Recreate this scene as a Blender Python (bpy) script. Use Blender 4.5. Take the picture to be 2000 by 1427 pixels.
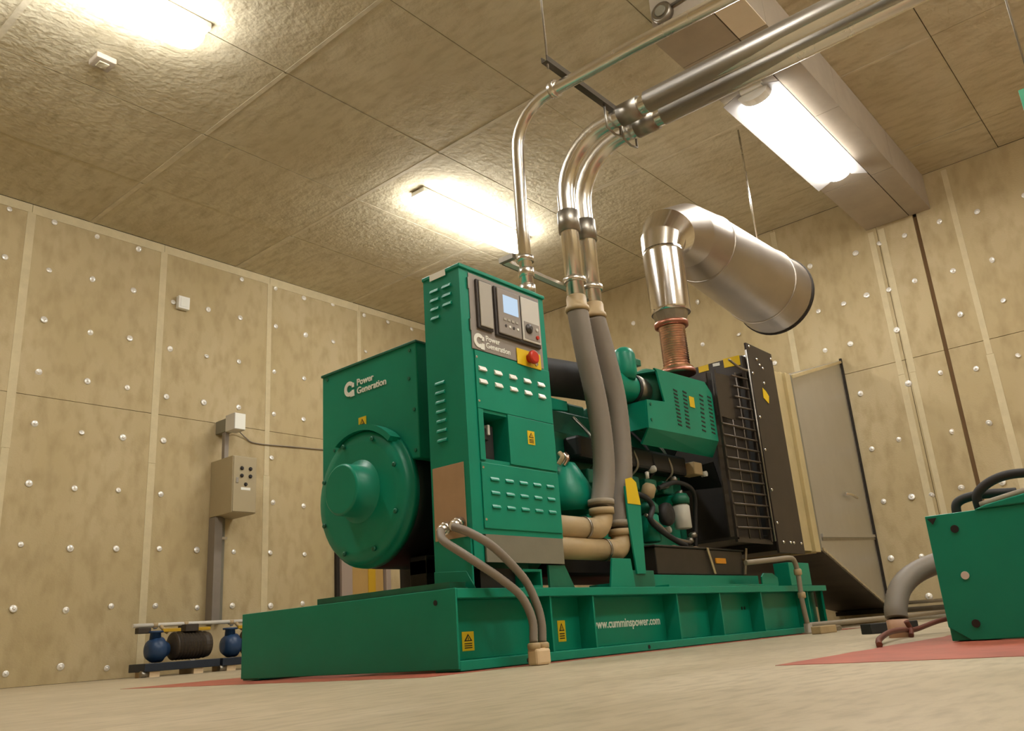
import bpy, bmesh, math, random
from mathutils import Vector, Matrix
random.seed(7)
PI = math.pi
for o in list(bpy.data.objects): bpy.data.objects.remove(o, do_unlink=True)
SC = bpy.context.scene
COL = SC.collection

# ------------------------------------------------------------------ camera, world, exposure
cam_d = bpy.data.cameras.new('camera'); cam = bpy.data.objects.new('camera', cam_d); COL.objects.link(cam)
cam_d.sensor_width = 36.0; cam_d.sensor_fit = 'HORIZONTAL'
cam_d.lens = 1656.456 / 2000 * 36.0
cam_d.clip_start = 0.02; cam_d.clip_end = 60
def cam_matrix(yaw, pitch, roll, pos):
    ca, sa, cb, sb = math.cos(yaw), math.sin(yaw), math.cos(pitch), math.sin(pitch)
    f = Vector((ca*cb, sa*cb, sb)); r = Vector((sa, -ca, 0)); d = f.cross(r)
    r2 = r*math.cos(roll) + d*math.sin(roll); d2 = -r*math.sin(roll) + d*math.cos(roll)
    m = Matrix((( r2.x, -d2.x, -f.x), (r2.y, -d2.y, -f.y), (r2.z, -d2.z, -f.z))).to_4x4()
    m.translation = pos
    return m
cam.matrix_world = cam_matrix(math.radians(39.448), math.radians(17.690), math.radians(4.184), (0, 0, 0.1245))
SC.camera = cam
w = bpy.data.worlds.new('world'); SC.world = w; w.use_nodes = True
w.node_tree.nodes['Background'].inputs[0].default_value = (0.02, 0.019, 0.017, 1)
w.node_tree.nodes['Background'].inputs[1].default_value = 1.0
SC.view_settings.view_transform = 'Standard'
SC.view_settings.look = 'None'
SC.view_settings.gamma = 1.0
SC.view_settings.use_curve_mapping = False
SC.view_settings.exposure = -0.06
LAMP = 46.0            # strength of every fluorescent diffuser
LAMP_COL = (1.0, 0.975, 0.935)

# ------------------------------------------------------------------ materials
def srgb(r, g, b):
    def c(v):
        v /= 255.0
        return v/12.92 if v <= 0.04045 else ((v+0.055)/1.055)**2.4
    return (c(r), c(g), c(b), 1.0)
def mat(name, col, rough=0.5, metal=0.0, noise=0.0, scale=6.0, bump=0.0, col2=None, rvar=0.0, stretch=(1, 1, 1), detail=6, spec=0.5):
    m = bpy.data.materials.new(name); m.use_nodes = True
    nt = m.node_tree; b = nt.nodes['Principled BSDF']
    b.inputs['Base Color'].default_value = col
    b.inputs['Roughness'].default_value = rough
    b.inputs['Metallic'].default_value = metal
    b.inputs['Specular IOR Level'].default_value = spec
    if noise or bump or rvar or col2:
        tc = nt.nodes.new('ShaderNodeNewGeometry')
        mp = nt.nodes.new('ShaderNodeMapping'); mp.inputs['Scale'].default_value = stretch
        nz = nt.nodes.new('ShaderNodeTexNoise'); nz.inputs['Scale'].default_value = scale; nz.inputs['Detail'].default_value = detail
        nz.inputs['Roughness'].default_value = 0.6
        nt.links.new(tc.outputs['Position'], mp.inputs['Vector']); nt.links.new(mp.outputs[0], nz.inputs['Vector'])
        if noise or col2:
            rp = nt.nodes.new('ShaderNodeValToRGB')
            c2 = col2 or tuple(min(1, v*(1-noise)) for v in col[:3]) + (1,)
            rp.color_ramp.elements[0].position = 0.32; rp.color_ramp.elements[0].color = c2
            rp.color_ramp.elements[1].position = 0.68; rp.color_ramp.elements[1].color = col
            nt.links.new(nz.outputs['Fac'], rp.inputs[0]); nt.links.new(rp.outputs[0], b.inputs['Base Color'])
        if rvar:
            mr = nt.nodes.new('ShaderNodeMapRange'); mr.inputs['To Min'].default_value = rough-rvar; mr.inputs['To Max'].default_value = rough+rvar
            nt.links.new(nz.outputs['Fac'], mr.inputs['Value']); nt.links.new(mr.outputs[0], b.inputs['Roughness'])
        if bump:
            bp = nt.nodes.new('ShaderNodeBump'); bp.inputs['Strength'].default_value = bump; bp.inputs['Distance'].default_value = 0.02
            nt.links.new(nz.outputs['Fac'], bp.inputs['Height']); nt.links.new(bp.outputs[0], b.inputs['Normal'])
    return m
def emit(name, col, s):
    m = bpy.data.materials.new(name); m.use_nodes = True
    nt = m.node_tree; nt.nodes.remove(nt.nodes['Principled BSDF'])
    e = nt.nodes.new('ShaderNodeEmission'); e.inputs[0].default_value = (*col, 1); e.inputs[1].default_value = s
    nt.links.new(e.outputs[0], nt.nodes['Material Output'].inputs[0])
    return m
def two_noise(name, a, b_, c, rough, s1, s2, bump=0.0, bs=40, st1=(1, 1, 1), st2=(1, 1, 1), spec=0.4, bd=0.01):
    """large stains times fine grain, plus fine relief"""
    m = mat(name, a, rough, spec=spec); nt = m.node_tree; b = nt.nodes['Principled BSDF']
    g = nt.nodes.new('ShaderNodeNewGeometry')
    def nz(s, st, det=5):
        mp = nt.nodes.new('ShaderNodeMapping'); mp.inputs['Scale'].default_value = st
        n = nt.nodes.new('ShaderNodeTexNoise'); n.inputs['Scale'].default_value = s; n.inputs['Detail'].default_value = det
        nt.links.new(g.outputs['Position'], mp.inputs[0]); nt.links.new(mp.outputs[0], n.inputs['Vector']); return n
    n1, n2 = nz(s1, st1), nz(s2, st2, 8)
    def mix(fac, lo, hi, A, B):
        mr = nt.nodes.new('ShaderNodeMapRange'); mr.inputs['From Min'].default_value = lo; mr.inputs['From Max'].default_value = hi
        nt.links.new(fac.outputs['Fac'], mr.inputs[0])
        mx = nt.nodes.new('ShaderNodeMix'); mx.data_type = 'RGBA'
        nt.links.new(mr.outputs[0], mx.inputs['Factor'])
        for s, v in ((6, A), (7, B)):
            if isinstance(v, tuple): mx.inputs[s].default_value = v
            else: nt.links.new(v, mx.inputs[s])
        return mx.outputs[2]
    o1 = mix(n1, 0.35, 0.65, a, b_)
    o2 = mix(n2, 0.45, 0.8, o1, c)
    nt.links.new(o2, b.inputs['Base Color'])
    if bump:
        n3 = nz(bs, (1, 1, 1), 4)
        bp = nt.nodes.new('ShaderNodeBump'); bp.inputs['Strength'].default_value = bump; bp.inputs['Distance'].default_value = bd
        nt.links.new(n3.outputs['Fac'], bp.inputs['Height']); nt.links.new(bp.outputs[0], b.inputs['Normal'])
    return m

M = {}
M['wall'] = two_noise('wall_board', srgb(192, 175, 138), srgb(181, 163, 122), srgb(166, 147, 108), 0.85, 0.8, 5, 0.22, 60, st1=(1, 1, .6), st2=(1.6, 1.6, .8))
M['tape'] = mat('joint_tape', srgb(210, 196, 158), 0.8, noise=0.12, scale=9, bump=0.2)
M['ceil'] = two_noise('ceiling_board', srgb(208, 199, 172), srgb(196, 185, 156), srgb(176, 164, 134), 0.9, 1.1, 5, 0.9, 20, st2=(2.5, .8, 1), bd=.012)
M['ceil_tape'] = mat('ceiling_joint_tape', srgb(220, 210, 184), 0.85, noise=0.25, scale=5, bump=0.2)
M['beam'] = mat('beam_board', srgb(176, 164, 146), 0.85, noise=0.15, scale=3, bump=0.2)
M['beam_lit'] = mat('beam_board_lit', srgb(235, 222, 200), 0.8, noise=0.06, scale=5)  # lamplight falling on the beam end, put into a paler board colour
M['floor'] = two_noise('floor_concrete', srgb(196, 182, 156), srgb(180, 166, 139), srgb(157, 144, 118), 0.42, 2.2, 14, 0.15, 90, st1=(.6, 1.6, 1), st2=(.7, 2.2, 1), spec=0.35, bd=0.004)
M['red'] = mat('red_floor_paint', srgb(178, 92, 72), 0.5, noise=0.3, scale=7, bump=0.05)
M['dark'] = mat('dark_gap', srgb(40, 33, 24), 0.9)
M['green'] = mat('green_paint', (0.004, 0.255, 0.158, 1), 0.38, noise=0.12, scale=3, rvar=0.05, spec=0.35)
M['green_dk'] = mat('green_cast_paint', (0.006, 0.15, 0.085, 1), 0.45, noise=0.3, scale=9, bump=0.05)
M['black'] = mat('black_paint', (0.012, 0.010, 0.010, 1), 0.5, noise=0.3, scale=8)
M['blackbrown'] = mat('radiator_black', (0.034, 0.025, 0.020, 1), 0.42, noise=0.3, scale=8)
M['rubber'] = mat('rubber', (0.022, 0.020, 0.019, 1), 0.65, noise=0.3, scale=12)
M['grey_hose'] = mat('grey_conduit', srgb(134, 124, 112), 0.55, noise=0.1, scale=7)
M['cream_hose'] = mat('cream_conduit', srgb(150, 138, 118), 0.6, noise=0.1, scale=7)
M['steel'] = mat('galvanised_steel', (0.78, 0.74, 0.67, 1), 0.27, 1.0, noise=0.06, scale=3, rvar=0.02)
M['steel_dk'] = mat('dull_steel', (0.36, 0.33, 0.28, 1), 0.42, 1.0, noise=0.2, scale=10)
M['steel_grey'] = mat('grey_steel', (0.52, 0.49, 0.44, 1), 0.38, 1.0, noise=0.08, scale=3)  # greyer, rougher steel for the level conduit runs
M['wire'] = mat('guard_wire', (0.12, 0.095, 0.07, 1), 0.5, 0.6)
M['mesh'] = mat('guard_mesh', (0.040, 0.030, 0.022, 1), 0.6, noise=0.35, scale=9)
M['groove'] = mat('groove_filler', srgb(112, 86, 54), 0.9)
M['alu'] = mat('aluminium_cladding', (0.86, 0.82, 0.78, 1), 0.17, 1.0, noise=0.06, scale=5, rvar=0.04)
M['alu_soft'] = mat('aluminium_lagging', (0.50, 0.45, 0.39, 1), 0.42, 1.0, noise=0.10, scale=5, rvar=0.06, bump=0.03)
M['duct'] = mat('duct_sheet', (0.56, 0.55, 0.53, 1), 0.33, 0.75, noise=0.12, scale=4, rvar=0.08, bump=0.04)
M['duct_shaded'] = mat('duct_sheet_shaded', (0.10, 0.085, 0.068, 1), 0.55, 0.6, noise=0.5, scale=3, stretch=(1, .3, 1))  # same duct sheet, with the shade beneath it put into the colour
M['wing'] = mat('reflector_enamel', (0.36, 0.34, 0.32, 1), 0.5)
M['strut'] = mat('strut_dark', (0.09, 0.075, 0.055, 1), 0.5, 0.7)
M['canvas'] = mat('canvas', srgb(196, 178, 132), 0.8, noise=0.12, scale=8)
M['copper'] = mat('copper', (0.88, 0.60, 0.47, 1), 0.28, 1.0, noise=0.25, scale=16)
M['copper_dk'] = mat('copper_dark', (0.46, 0.20, 0.14, 1), 0.4, 1.0)
M['cream'] = mat('cream_cast', srgb(182, 158, 118), 0.55, noise=0.15, scale=8)
M['plate'] = mat('bare_plate', srgb(178, 146, 112), 0.5, noise=0.12, scale=9)
M['gplate'] = mat('grey_plate', srgb(128, 124, 108), 0.5, noise=0.1, scale=9)
M['hmi'] = mat('panel_grey', srgb(146, 138, 130), 0.45)
M['hmi_lt'] = mat('module_grey', srgb(170, 164, 152), 0.45)
M['hmi_dk'] = mat('module_bezel', srgb(62, 56, 52), 0.5)
M['lcd'] = emit('lcd_screen', (0.62, 0.78, 0.95), 0.95)
M['white'] = mat('white_print', srgb(236, 236, 226), 0.5)
M['white_gl'] = mat('white_enamel', srgb(240, 238, 230), 0.4)
M['yellow'] = mat('yellow_label', srgb(226, 190, 26), 0.5)
M['red_knob'] = mat('red_knob', srgb(196, 52, 30), 0.35)
M['orange'] = mat('orange_label', srgb(214, 140, 30), 0.5)
M['pin'] = mat('pin_washer', (0.92, 0.89, 0.82, 1), 0.32, 0.35)
M['box'] = mat('box_beige', srgb(168, 154, 122), 0.5, noise=0.05, scale=5)
M['lightgrey'] = mat('light_grey_plastic', srgb(204, 200, 190), 0.5)
M['blue'] = mat('blue_paint', srgb(36, 66, 104), 0.4, noise=0.2, scale=9)
M['navy'] = mat('navy_paint', srgb(30, 40, 54), 0.5, noise=0.3, scale=9)
M['motor'] = mat('motor_dark', srgb(62, 52, 40), 0.55, noise=0.3, scale=12)
M['brass'] = mat('valve_yellow', srgb(190, 150, 30), 0.45)
M['sleeve'] = mat('sleeve_cream', srgb(222, 196, 158), 0.6, noise=0.06, scale=8)
M['sleeve_pink'] = mat('sleeve_pink', srgb(206, 162, 136), 0.6, noise=0.06, scale=8)
M['redcable'] = mat('red_brown_cable', srgb(104, 48, 32), 0.6)
M['door'] = mat('door_leaf', srgb(178, 144, 84), 0.6, noise=0.08, scale=5)
M['door_frame'] = mat('door_frame', srgb(158, 142, 130), 0.5)
M['exit'] = mat('exit_green', srgb(20, 140, 96), 0.5)
M['lamp'] = emit('fluorescent_diffuser', LAMP_COL, LAMP)

# ------------------------------------------------------------------ mesh builder
class MB:
    def __init__(self): self.v = []; self.f = []; self.mi = []; self.sm = []; self.m = 0
    def mat(self, i): self.m = i; return self
    def face(self, idx, smooth=False): self.f.append(idx); self.mi.append(self.m); self.sm.append(smooth)
    def box(self, x0, y0, z0, x1, y1, z1):
        x0, x1 = min(x0, x1), max(x0, x1); y0, y1 = min(y0, y1), max(y0, y1); z0, z1 = min(z0, z1), max(z0, z1)
        n = len(self.v)
        self.v += [(x0, y0, z0), (x1, y0, z0), (x1, y1, z0), (x0, y1, z0), (x0, y0, z1), (x1, y0, z1), (x1, y1, z1), (x0, y1, z1)]
        for q in ((3, 2, 1, 0), (4, 5, 6, 7), (0, 1, 5, 4), (1, 2, 6, 5), (2, 3, 7, 6), (3, 0, 4, 7)): self.face([n+i for i in q])
        return self
    def hexa(self, p8):
        n = len(self.v); self.v += [tuple(p) for p in p8]
        for q in ((3, 2, 1, 0), (4, 5, 6, 7), (0, 1, 5, 4), (1, 2, 6, 5), (2, 3, 7, 6), (3, 0, 4, 7)): self.face([n+i for i in q])
        return self
    def prism(self, pts, ext):
        n = len(self.v); k = len(pts); e = Vector(ext)
        self.v += [tuple(p) for p in pts] + [tuple(Vector(p)+e) for p in pts]
        nrm = Vector((0, 0, 0))
        for i in range(k): nrm += Vector(pts[i]).cross(Vector(pts[(i+1) % k]))
        flip = nrm.dot(e) > 0
        a = list(range(n, n+k)); b = list(range(n+k, n+2*k))
        if flip: a = a[::-1]
        else: b = b[::-1]
        self.face(a); self.face(b)
        for i in range(k):
            j = (i+1) % k
            q = [n+i, n+j, n+k+j, n+k+i]
            self.face(q if flip else q[::-1])
        return self
    def tube(self, path, r, seg=14, cap=True, smooth=True):
        P = [Vector(p) for p in path]; k = len(P)
        R = r if callable(r) else (lambda i, t: (r[i] if isinstance(r, (list, tuple)) else r))
        T = [(P[min(i+1, k-1)]-P[max(i-1, 0)]).normalized() for i in range(k)]
        u = T[0].orthogonal().normalized(); n = len(self.v)
        for i in range(k):
            u = (u - T[i]*u.dot(T[i])).normalized(); vv = T[i].cross(u)
            rr = R(i, i/(k-1))
            for s in range(seg):
                a = 2*PI*s/seg
                self.v.append(tuple(P[i] + (u*math.cos(a)+vv*math.sin(a))*rr))
        for i in range(k-1):
            for s in range(seg):
                t = (s+1) % seg
                self.face([n+i*seg+s, n+i*seg+t, n+(i+1)*seg+t, n+(i+1)*seg+s], smooth)
        if cap:
            self.face([n+s for s in range(seg)][::-1]); self.face([n+(k-1)*seg+s for s in range(seg)])
        return self
    def lathe(self, c, axis, prof, seg=24, smooth=True, cap=True):
        """prof: list of (along, radius)"""
        A = Vector(axis).normalized(); u = A.orthogonal().normalized(); vv = A.cross(u); c = Vector(c); n = len(self.v); k = len(prof)
        for (h, r) in prof:
            for s in range(seg):
                a = 2*PI*s/seg
                self.v.append(tuple(c + A*h + (u*math.cos(a)+vv*math.sin(a))*max(r, 1e-4)))
        for i in range(k-1):
            for s in range(seg):
                t = (s+1) % seg
                self.face([n+i*seg+s, n+i*seg+t, n+(i+1)*seg+t, n+(i+1)*seg+s], smooth)
        if cap:
            self.face([n+s for s in range(seg)][::-1]); self.face([n+(k-1)*seg+s for s in range(seg)])
        return self
    def build(self, name, mats, parent=None, bevel=0.0, bseg=2):
        if not isinstance(mats, (list, tuple)): mats = [mats]
        lo = Vector([min(p[i] for p in self.v) for i in range(3)]); hi = Vector([max(p[i] for p in self.v) for i in range(3)])
        c = Vector(((lo.x+hi.x)/2, (lo.y+hi.y)/2, lo.z))
        me = bpy.data.meshes.new(name)
        me.from_pydata([tuple(Vector(p)-c) for p in self.v], [], self.f)
        for m in mats: me.materials.append(m)
        for p, mi, s in zip(me.polygons, self.mi, self.sm): p.material_index = mi; p.use_smooth = s
        me.update()
        o = bpy.data.objects.new(name, me); COL.objects.link(o)
        place(o, c, parent)
        if bevel:
            b = o.modifiers.new('bevel', 'BEVEL'); b.width = bevel; b.segments = bseg; b.limit_method = 'ANGLE'; b.angle_limit = math.radians(40)
        return o
WL = {}
def place(o, wloc, parent=None):
    o.parent = parent
    base = WL[parent.name] if parent else Vector((0, 0, 0))
    o.location = Vector(wloc) - base
    WL[o.name] = Vector(wloc)
def tag(o, label=None, cat=None, group=None, kind=None):
    if label: o['label'] = label
    if cat: o['category'] = cat
    if group: o['group'] = group
    if kind: o['kind'] = kind
    return o
def thing(name, loc, label, cat, group=None):
    o = bpy.data.objects.new(name, None); COL.objects.link(o); o.empty_display_size = 0.1
    place(o, loc); return tag(o, label, cat, group)
def inst(src, name, wloc, parent, rot=None):
    o = src.copy(); COL.objects.link(o); o.name = name; place(o, wloc, parent)
    if rot: o.rotation_euler = rot
    return o
def crom(pts, n=8):
    P = [Vector(p) for p in pts]; P = [P[0]*2-P[1]] + P + [P[-1]*2-P[-2]]; out = []
    for i in range(1, len(P)-2):
        p0, p1, p2, p3 = P[i-1], P[i], P[i+1], P[i+2]
        for k in range(n):
            t = k/n
            out.append(0.5*((2*p1) + (p2-p0)*t + (2*p0-5*p1+4*p2-p3)*t*t + (3*p1-p0-3*p2+p3)*t**3))
    out.append(P[-2]); return out
def ribbed(r, amp, n):
    return lambda i, t: r + amp*math.cos(PI*i)
def text(name, body, size, m, parent, loc, ax='side', bold=0.0, ext=0.0015, align='LEFT'):
    cu = bpy.data.curves.new(name, 'FONT'); cu.body = body; cu.size = size; cu.extrude = ext; cu.offset = bold; cu.align_x = align
    cu.resolution_u = 3; cu.fill_mode = 'BOTH'
    t = bpy.data.objects.new(name+'_tmp', cu); COL.objects.link(t)
    me = bpy.data.meshes.new_from_object(t.evaluated_get(bpy.context.evaluated_depsgraph_get()))
    bpy.data.objects.remove(t, do_unlink=True)
    R = Matrix(((1, 0, 0), (0, 0, -1), (0, 1, 0))) if ax == 'side' else Matrix(((0, 0, -1), (-1, 0, 0), (0, 1, 0)))
    me.transform(R.to_4x4()); me.materials.clear(); me.materials.append(m); me.name = name
    o = bpy.data.objects.new(name, me); COL.objects.link(o); place(o, loc, parent); return o
def emblem(parent, loc, s, ax, m):
    """a thick open C whose lower arm ends in a square foot, s tall"""
    pts = []
    R, r = 0.5*s, 0.24*s
    a0, a1 = math.radians(42), math.radians(312)
    N = 18
    o_ = [(R*math.cos(a0+(a1-a0)*i/N), R*math.sin(a0+(a1-a0)*i/N)) for i in range(N+1)]
    i_ = [(r*math.cos(a0+(a1-a0)*i/N), r*math.sin(a0+(a1-a0)*i/N)) for i in range(N+1)]
    mb = MB()
    def p(x, y, d): 
        return (loc[0]+x, loc[1]-d, loc[2]+y) if ax == 'side' else (loc[0]-d, loc[1]-x, loc[2]+y)
    e = Vector(p(0, 0, 0.003)) - Vector(p(0, 0, 0))
    for i in range(N):
        mb.prism([p(*o_[i], 0), p(*o_[i+1], 0), p(*i_[i+1], 0), p(*i_[i], 0)], e)
    mb.prism([p(0.10*s, -0.56*s, 0.0005), p(0.50*s, -0.56*s, 0.0005), p(0.50*s, -0.14*s, 0.0005), p(0.26*s, -0.14*s, 0.0005)], e)
    mb.prism([p(0.26*s, 0.04*s, 0.0005), p(0.48*s, 0.04*s, 0.0005), p(0.48*s, 0.32*s, 0.0005), p(0.30*s, 0.32*s, 0.0005)], e)
    return mb.build('emblem', m, parent)
def warn(parent, loc, w_, h_, ax, name='warning_label'):
    """yellow sticker with a black triangle and a text bar, centre at loc"""
    mb = MB()
    def p(x, y, d):
        return (loc[0]+x, loc[1]-d, loc[2]+y) if ax == 'side' else (loc[0]-d, loc[1]-x, loc[2]+y)
    e = Vector(p(0, 0, 0.002)) - Vector(p(0, 0, 0))
    mb.prism([p(-w_/2, -h_/2, 0), p(w_/2, -h_/2, 0), p(w_/2, h_/2, 0), p(-w_/2, h_/2, 0)], e)
    mb.mat(1)
    t = [(-.34, 0), (.34, 0), (0, .38)]
    mb.prism([p(x*w_, y*h_, 0.002) for x, y in t], e*0.5)
    mb.mat(0); mb.prism([p(x*w_*0.55, (y*0.6+0.05)*h_, 0.003) for x, y in t], e*0.4)
    mb.mat(1); mb.prism([p(-.03*w_, .06*h_, 0.0035), p(.03*w_, .06*h_, 0.0035), p(.03*w_, .20*h_, 0.0035), p(-.03*w_, .20*h_, 0.0035)], e*0.3)
    for k in range(3):
        y = -0.12-0.11*k
        mb.prism([p(-.32*w_, (y-.03)*h_, 0.002), p(.32*w_, (y-.03)*h_, 0.002), p(.32*w_, (y+.02)*h_, 0.002), p(-.32*w_, (y+.02)*h_, 0.002)], e*0.5)
    return mb.build(name, [M['yellow'], M['black']], parent)
def pbox(name, m, parent, x0, y0, z0, x1, y1, z1, bevel=0.0):
    return MB().box(x0, y0, z0, x1, y1, z1).build(name, m, parent, bevel)

# ------------------------------------------------------------------ room shell
H, YW, XW = 4.83, 8.86, 9.82
X0, Y0 = -3.0, -4.0
floor = tag(pbox('floor', M['floor'], None, X0-.2, Y0-.2, -0.15, XW+.25, YW+.25, 0), kind='structure')
ceil = tag(pbox('ceiling', M['dark'], None, X0-.2, Y0-.2, H+.03, XW+.25, YW+.25, H+.2), kind='structure')
wl = tag(pbox('wall_left', M['dark'], None, X0-.2, YW+.03, 0, XW+.25, YW+.2, H+.03), kind='structure')
wr = tag(pbox('wall_right', M['dark'], None, XW+.05, Y0-.2, 0, XW+.25, YW+.03, H+.03), kind='structure')
wb = tag(pbox('wall_back', M['wall'], None, X0-.2, Y0-.2, 0, X0, YW+.03, H+.03), kind='structure')
wn = tag(pbox('wall_near', M['wall'], None, X0, Y0-.2, 0, XW+.05, Y0, H+.03), kind='structure')
# painted surrounds of the two machine pads
def paint(x0, y0, x1, y1):
    m = MB(); n = 40; top = []
    per = [(x0+(x1-x0)*i/n, y0) for i in range(n)] + [(x1, y0+(y1-y0)*i/n) for i in range(n)] + [(x1-(x1-x0)*i/n, y1) for i in range(n)] + [(x0, y1-(y1-y0)*i/n) for i in range(n)]
    pts = [(x+random.uniform(-.012, .012), y+random.uniform(-.012, .012), 0.0) for x, y in per]
    m.prism(pts, (0, 0, 0.0012)); return m.build('painted_pad', M['red'], floor)
paint(2.38, 2.50, 7.2, 4.92); paint(2.32, -2.2, 8.2, 1.06)

# wall boards with recessed joints, tape strips and pins
xs = [X0, -1.43, 0.04, 1.51, 2.99, 4.46, 5.91, 7.39, 8.86, XW]
for a, b in zip(xs[:-1], xs[1:]):
    for z0, z1 in ((0, 2.76), (2.76, H)):
        pbox('insulation_board', M['wall'], wl, a+.003, YW, z0+.003, b-.003, YW+.03, z1-.003)
for x in xs[1:-1]:
    z = 0.0
    for z1 in (2.2, 4.74):
        hw = .036 + random.uniform(-.006, .006)
        pbox('joint_tape', M['tape'], wl, x-hw, YW-.004, z+.004, x+hw, YW, z1); z = z1
for a, b in zip(xs[:-1], xs[1:]):
    pbox('joint_tape', M['tape'], wl, a+.002, YW-.005, H-.105+random.uniform(-.01, .01), b-.002, YW, H-.002)
ys = [Y0, -2.6, -1.1, 0.35, 1.97, 2.40, 3.62, 5.1, 6.6, YW]
for i, (a, b) in enumerate(zip(ys[:-1], ys[1:])):
    g0 = .022 if abs(a-1.97) < .01 else .003; g1 = .022 if abs(b-1.97) < .01 else .003
    for z0, z1 in ((0, 2.76), (2.76, H)):
        pbox('insulation_board', M['wall'], wr, XW, a+g0, z0+(.003 if z0 else 0), XW+.05, b-g1, z1-(.003 if z0 == 0 else 0))
for y in (-2.6, -1.1, 0.35, 1.57, 2.35, 2.47, 3.62, 5.1, 6.6):
    z = 0.0
    for z1 in (2.6, 4.36 if 1.7 < y < 2.6 else 4.80):
        hw = .034 + random.uniform(-.006, .006)
        pbox('joint_tape', M['tape'], wr, XW-.004, y-hw, z+.004, XW, y+hw, z1); z = z1
pbox('groove_filler', M['groove'], wr, XW+.03, 1.945, 0, XW+.049, 1.995, 4.38)
# pins
pm = MB().lathe((0, 0, 0), (0, 0, 1), [(0, .027), (.003, .033), (.007, .031), (.010, .018), (.010, .010), (.018, .009), (.020, .004)], 12)
pin0 = None
def pin(par, x, y, z, axis):
    global pin0
    if pin0 is None:
        pin0 = pm.build('insulation_pin', M['pin'], par); o = pin0
    else:
        o = inst(pin0, 'insulation_pin', (x, y, z), par)
    place(o, (x, y, z), par)
    t1, t2 = random.gauss(0, .2), random.gauss(0, .2); s = random.uniform(.85, 1.15)
    o.scale = (s, s, s)
    o.rotation_euler = (PI/2+t1, t2, 0) if axis == 'y' else (t1, -PI/2+t2, 0)
lx = [0.26, 0.72, 1.18, 1.76, 2.2, 2.78, 3.22, 3.68, 4.13, 4.59, 5.04, 5.50, 6.0, 6.46, 6.92, 7.5, 7.95, 8.4]
for z in (.15, .69, 1.27, 1.87, 2.455, 3.0, 3.56, 4.15, 4.69):
    for x in lx:
        if z == .15 and x > 5.8: continue
        if z < 2.1 and x > 6.8: continue
        if random.random() < .04 or (4.9 < x < 5.7 and 1.5 < z < 2.6): continue
        pin(wl, x+random.gauss(0, .012), YW-.002, z+random.gauss(0, .012), 'y')
for z in (.22, .63, 1.27, 1.87, 2.49, 3.11, 3.61, 4.2):
    for y in (-.3, .1, .48, .9, 1.335, 1.735, 2.105, 2.415, 2.66, 2.95, 3.25, 3.9, 4.3, 4.8, 5.3, 5.8):
        if 2.98 < y < 3.75 and z < 3.05: continue
        if z < .3 and y > 2.9: continue
        if random.random() < .04: continue
        pin(wr, XW-.002, y+random.gauss(0, .015), z+random.gauss(0, .015), 'x')
# ceiling boards
cx = [X0, -1.9, -0.06, 1.77, 3.60, 5.43, 7.26, 9.09, XW]
cy = [Y0, -2.9, -1.6, -0.3, 1.0, 2.65, 3.95, 5.22, 6.5, 7.7, YW]
for i, (a, b) in enumerate(zip(cx[:-1], cx[1:])):
    for j, (c, d) in enumerate(zip(cy[:-1], cy[1:])):
        dz = random.uniform(0, .006)
        pbox('ceiling_board', M['ceil'], ceil, a+.004, c+.004, H-.0+dz, b-.004, d-.004, H+.03)
for x in (3.60, 5.43, 1.77, 7.26):
    for c, d in zip(cy[4:-1], cy[5:]):
        hw = .022 + random.uniform(-.008, .01)
        pbox('ceiling_tape', M['ceil_tape'], ceil, x-hw, c+.01, H-.003, x+hw, d-.01, H+.001)
# dropped beam above the machine hall's right side
BY0, BY1, BX0, BZ = 1.79, 2.51, 5.07, 4.40
beam = tag(MB().box(BX0+.01, BY0+.01, BZ+.012, XW, BY1-.01, H).build('trim_1', M['dark']), kind='structure')
for a, b in ((BX0, 5.50), (5.50, 7.0), (7.0, 8.5), (8.5, XW)):
    pbox('beam_board', M['beam'], beam, a+.003, 2.025, BZ, b-.003, BY1, BZ+.012)
    pbox('beam_board', M['beam_lit'] if a == BX0 else M['beam'], beam, a+.003, BY0, BZ, b-.003, 2.015, BZ+.012)
    pbox('beam_board', M['beam'], beam, a+.003, BY0, BZ+.014, b-.003, BY0+.01, H)
    pbox('beam_board', M['beam'], beam, a+.003, BY1-.01, BZ+.014, b-.003, BY1, H)
pbox('beam_board', M['beam'], beam, BX0, BY0, BZ+.014, BX0+.01, BY1, H)
# door on the left wall behind the machine
d1 = tag(MB().box(7.16, YW-.05, 0.01, 7.70, YW-.012, 2.02).build('door_1', M['door']), kind='structure')
pbox('door_frame', M['door_frame'], d1, 6.98, YW-.09, 0, 7.15, YW-.006, 2.08)
pbox('door_frame', M['door_frame'], d1, 7.72, YW-.09, 0, 7.80, YW-.006, 2.08)
pbox('door_frame', M['door_frame'], d1, 7.15, YW-.09, 2.03, 7.72, YW-.006, 2.08)
pbox('door_seal', M['dark'], d1, 6.93, YW-.05, 0, 6.978, YW-.006, 2.08)
pbox('door_stile', M['brass'], d1, 7.44, YW-.06, .02, 7.56, YW-.0505, 2.0)

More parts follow.
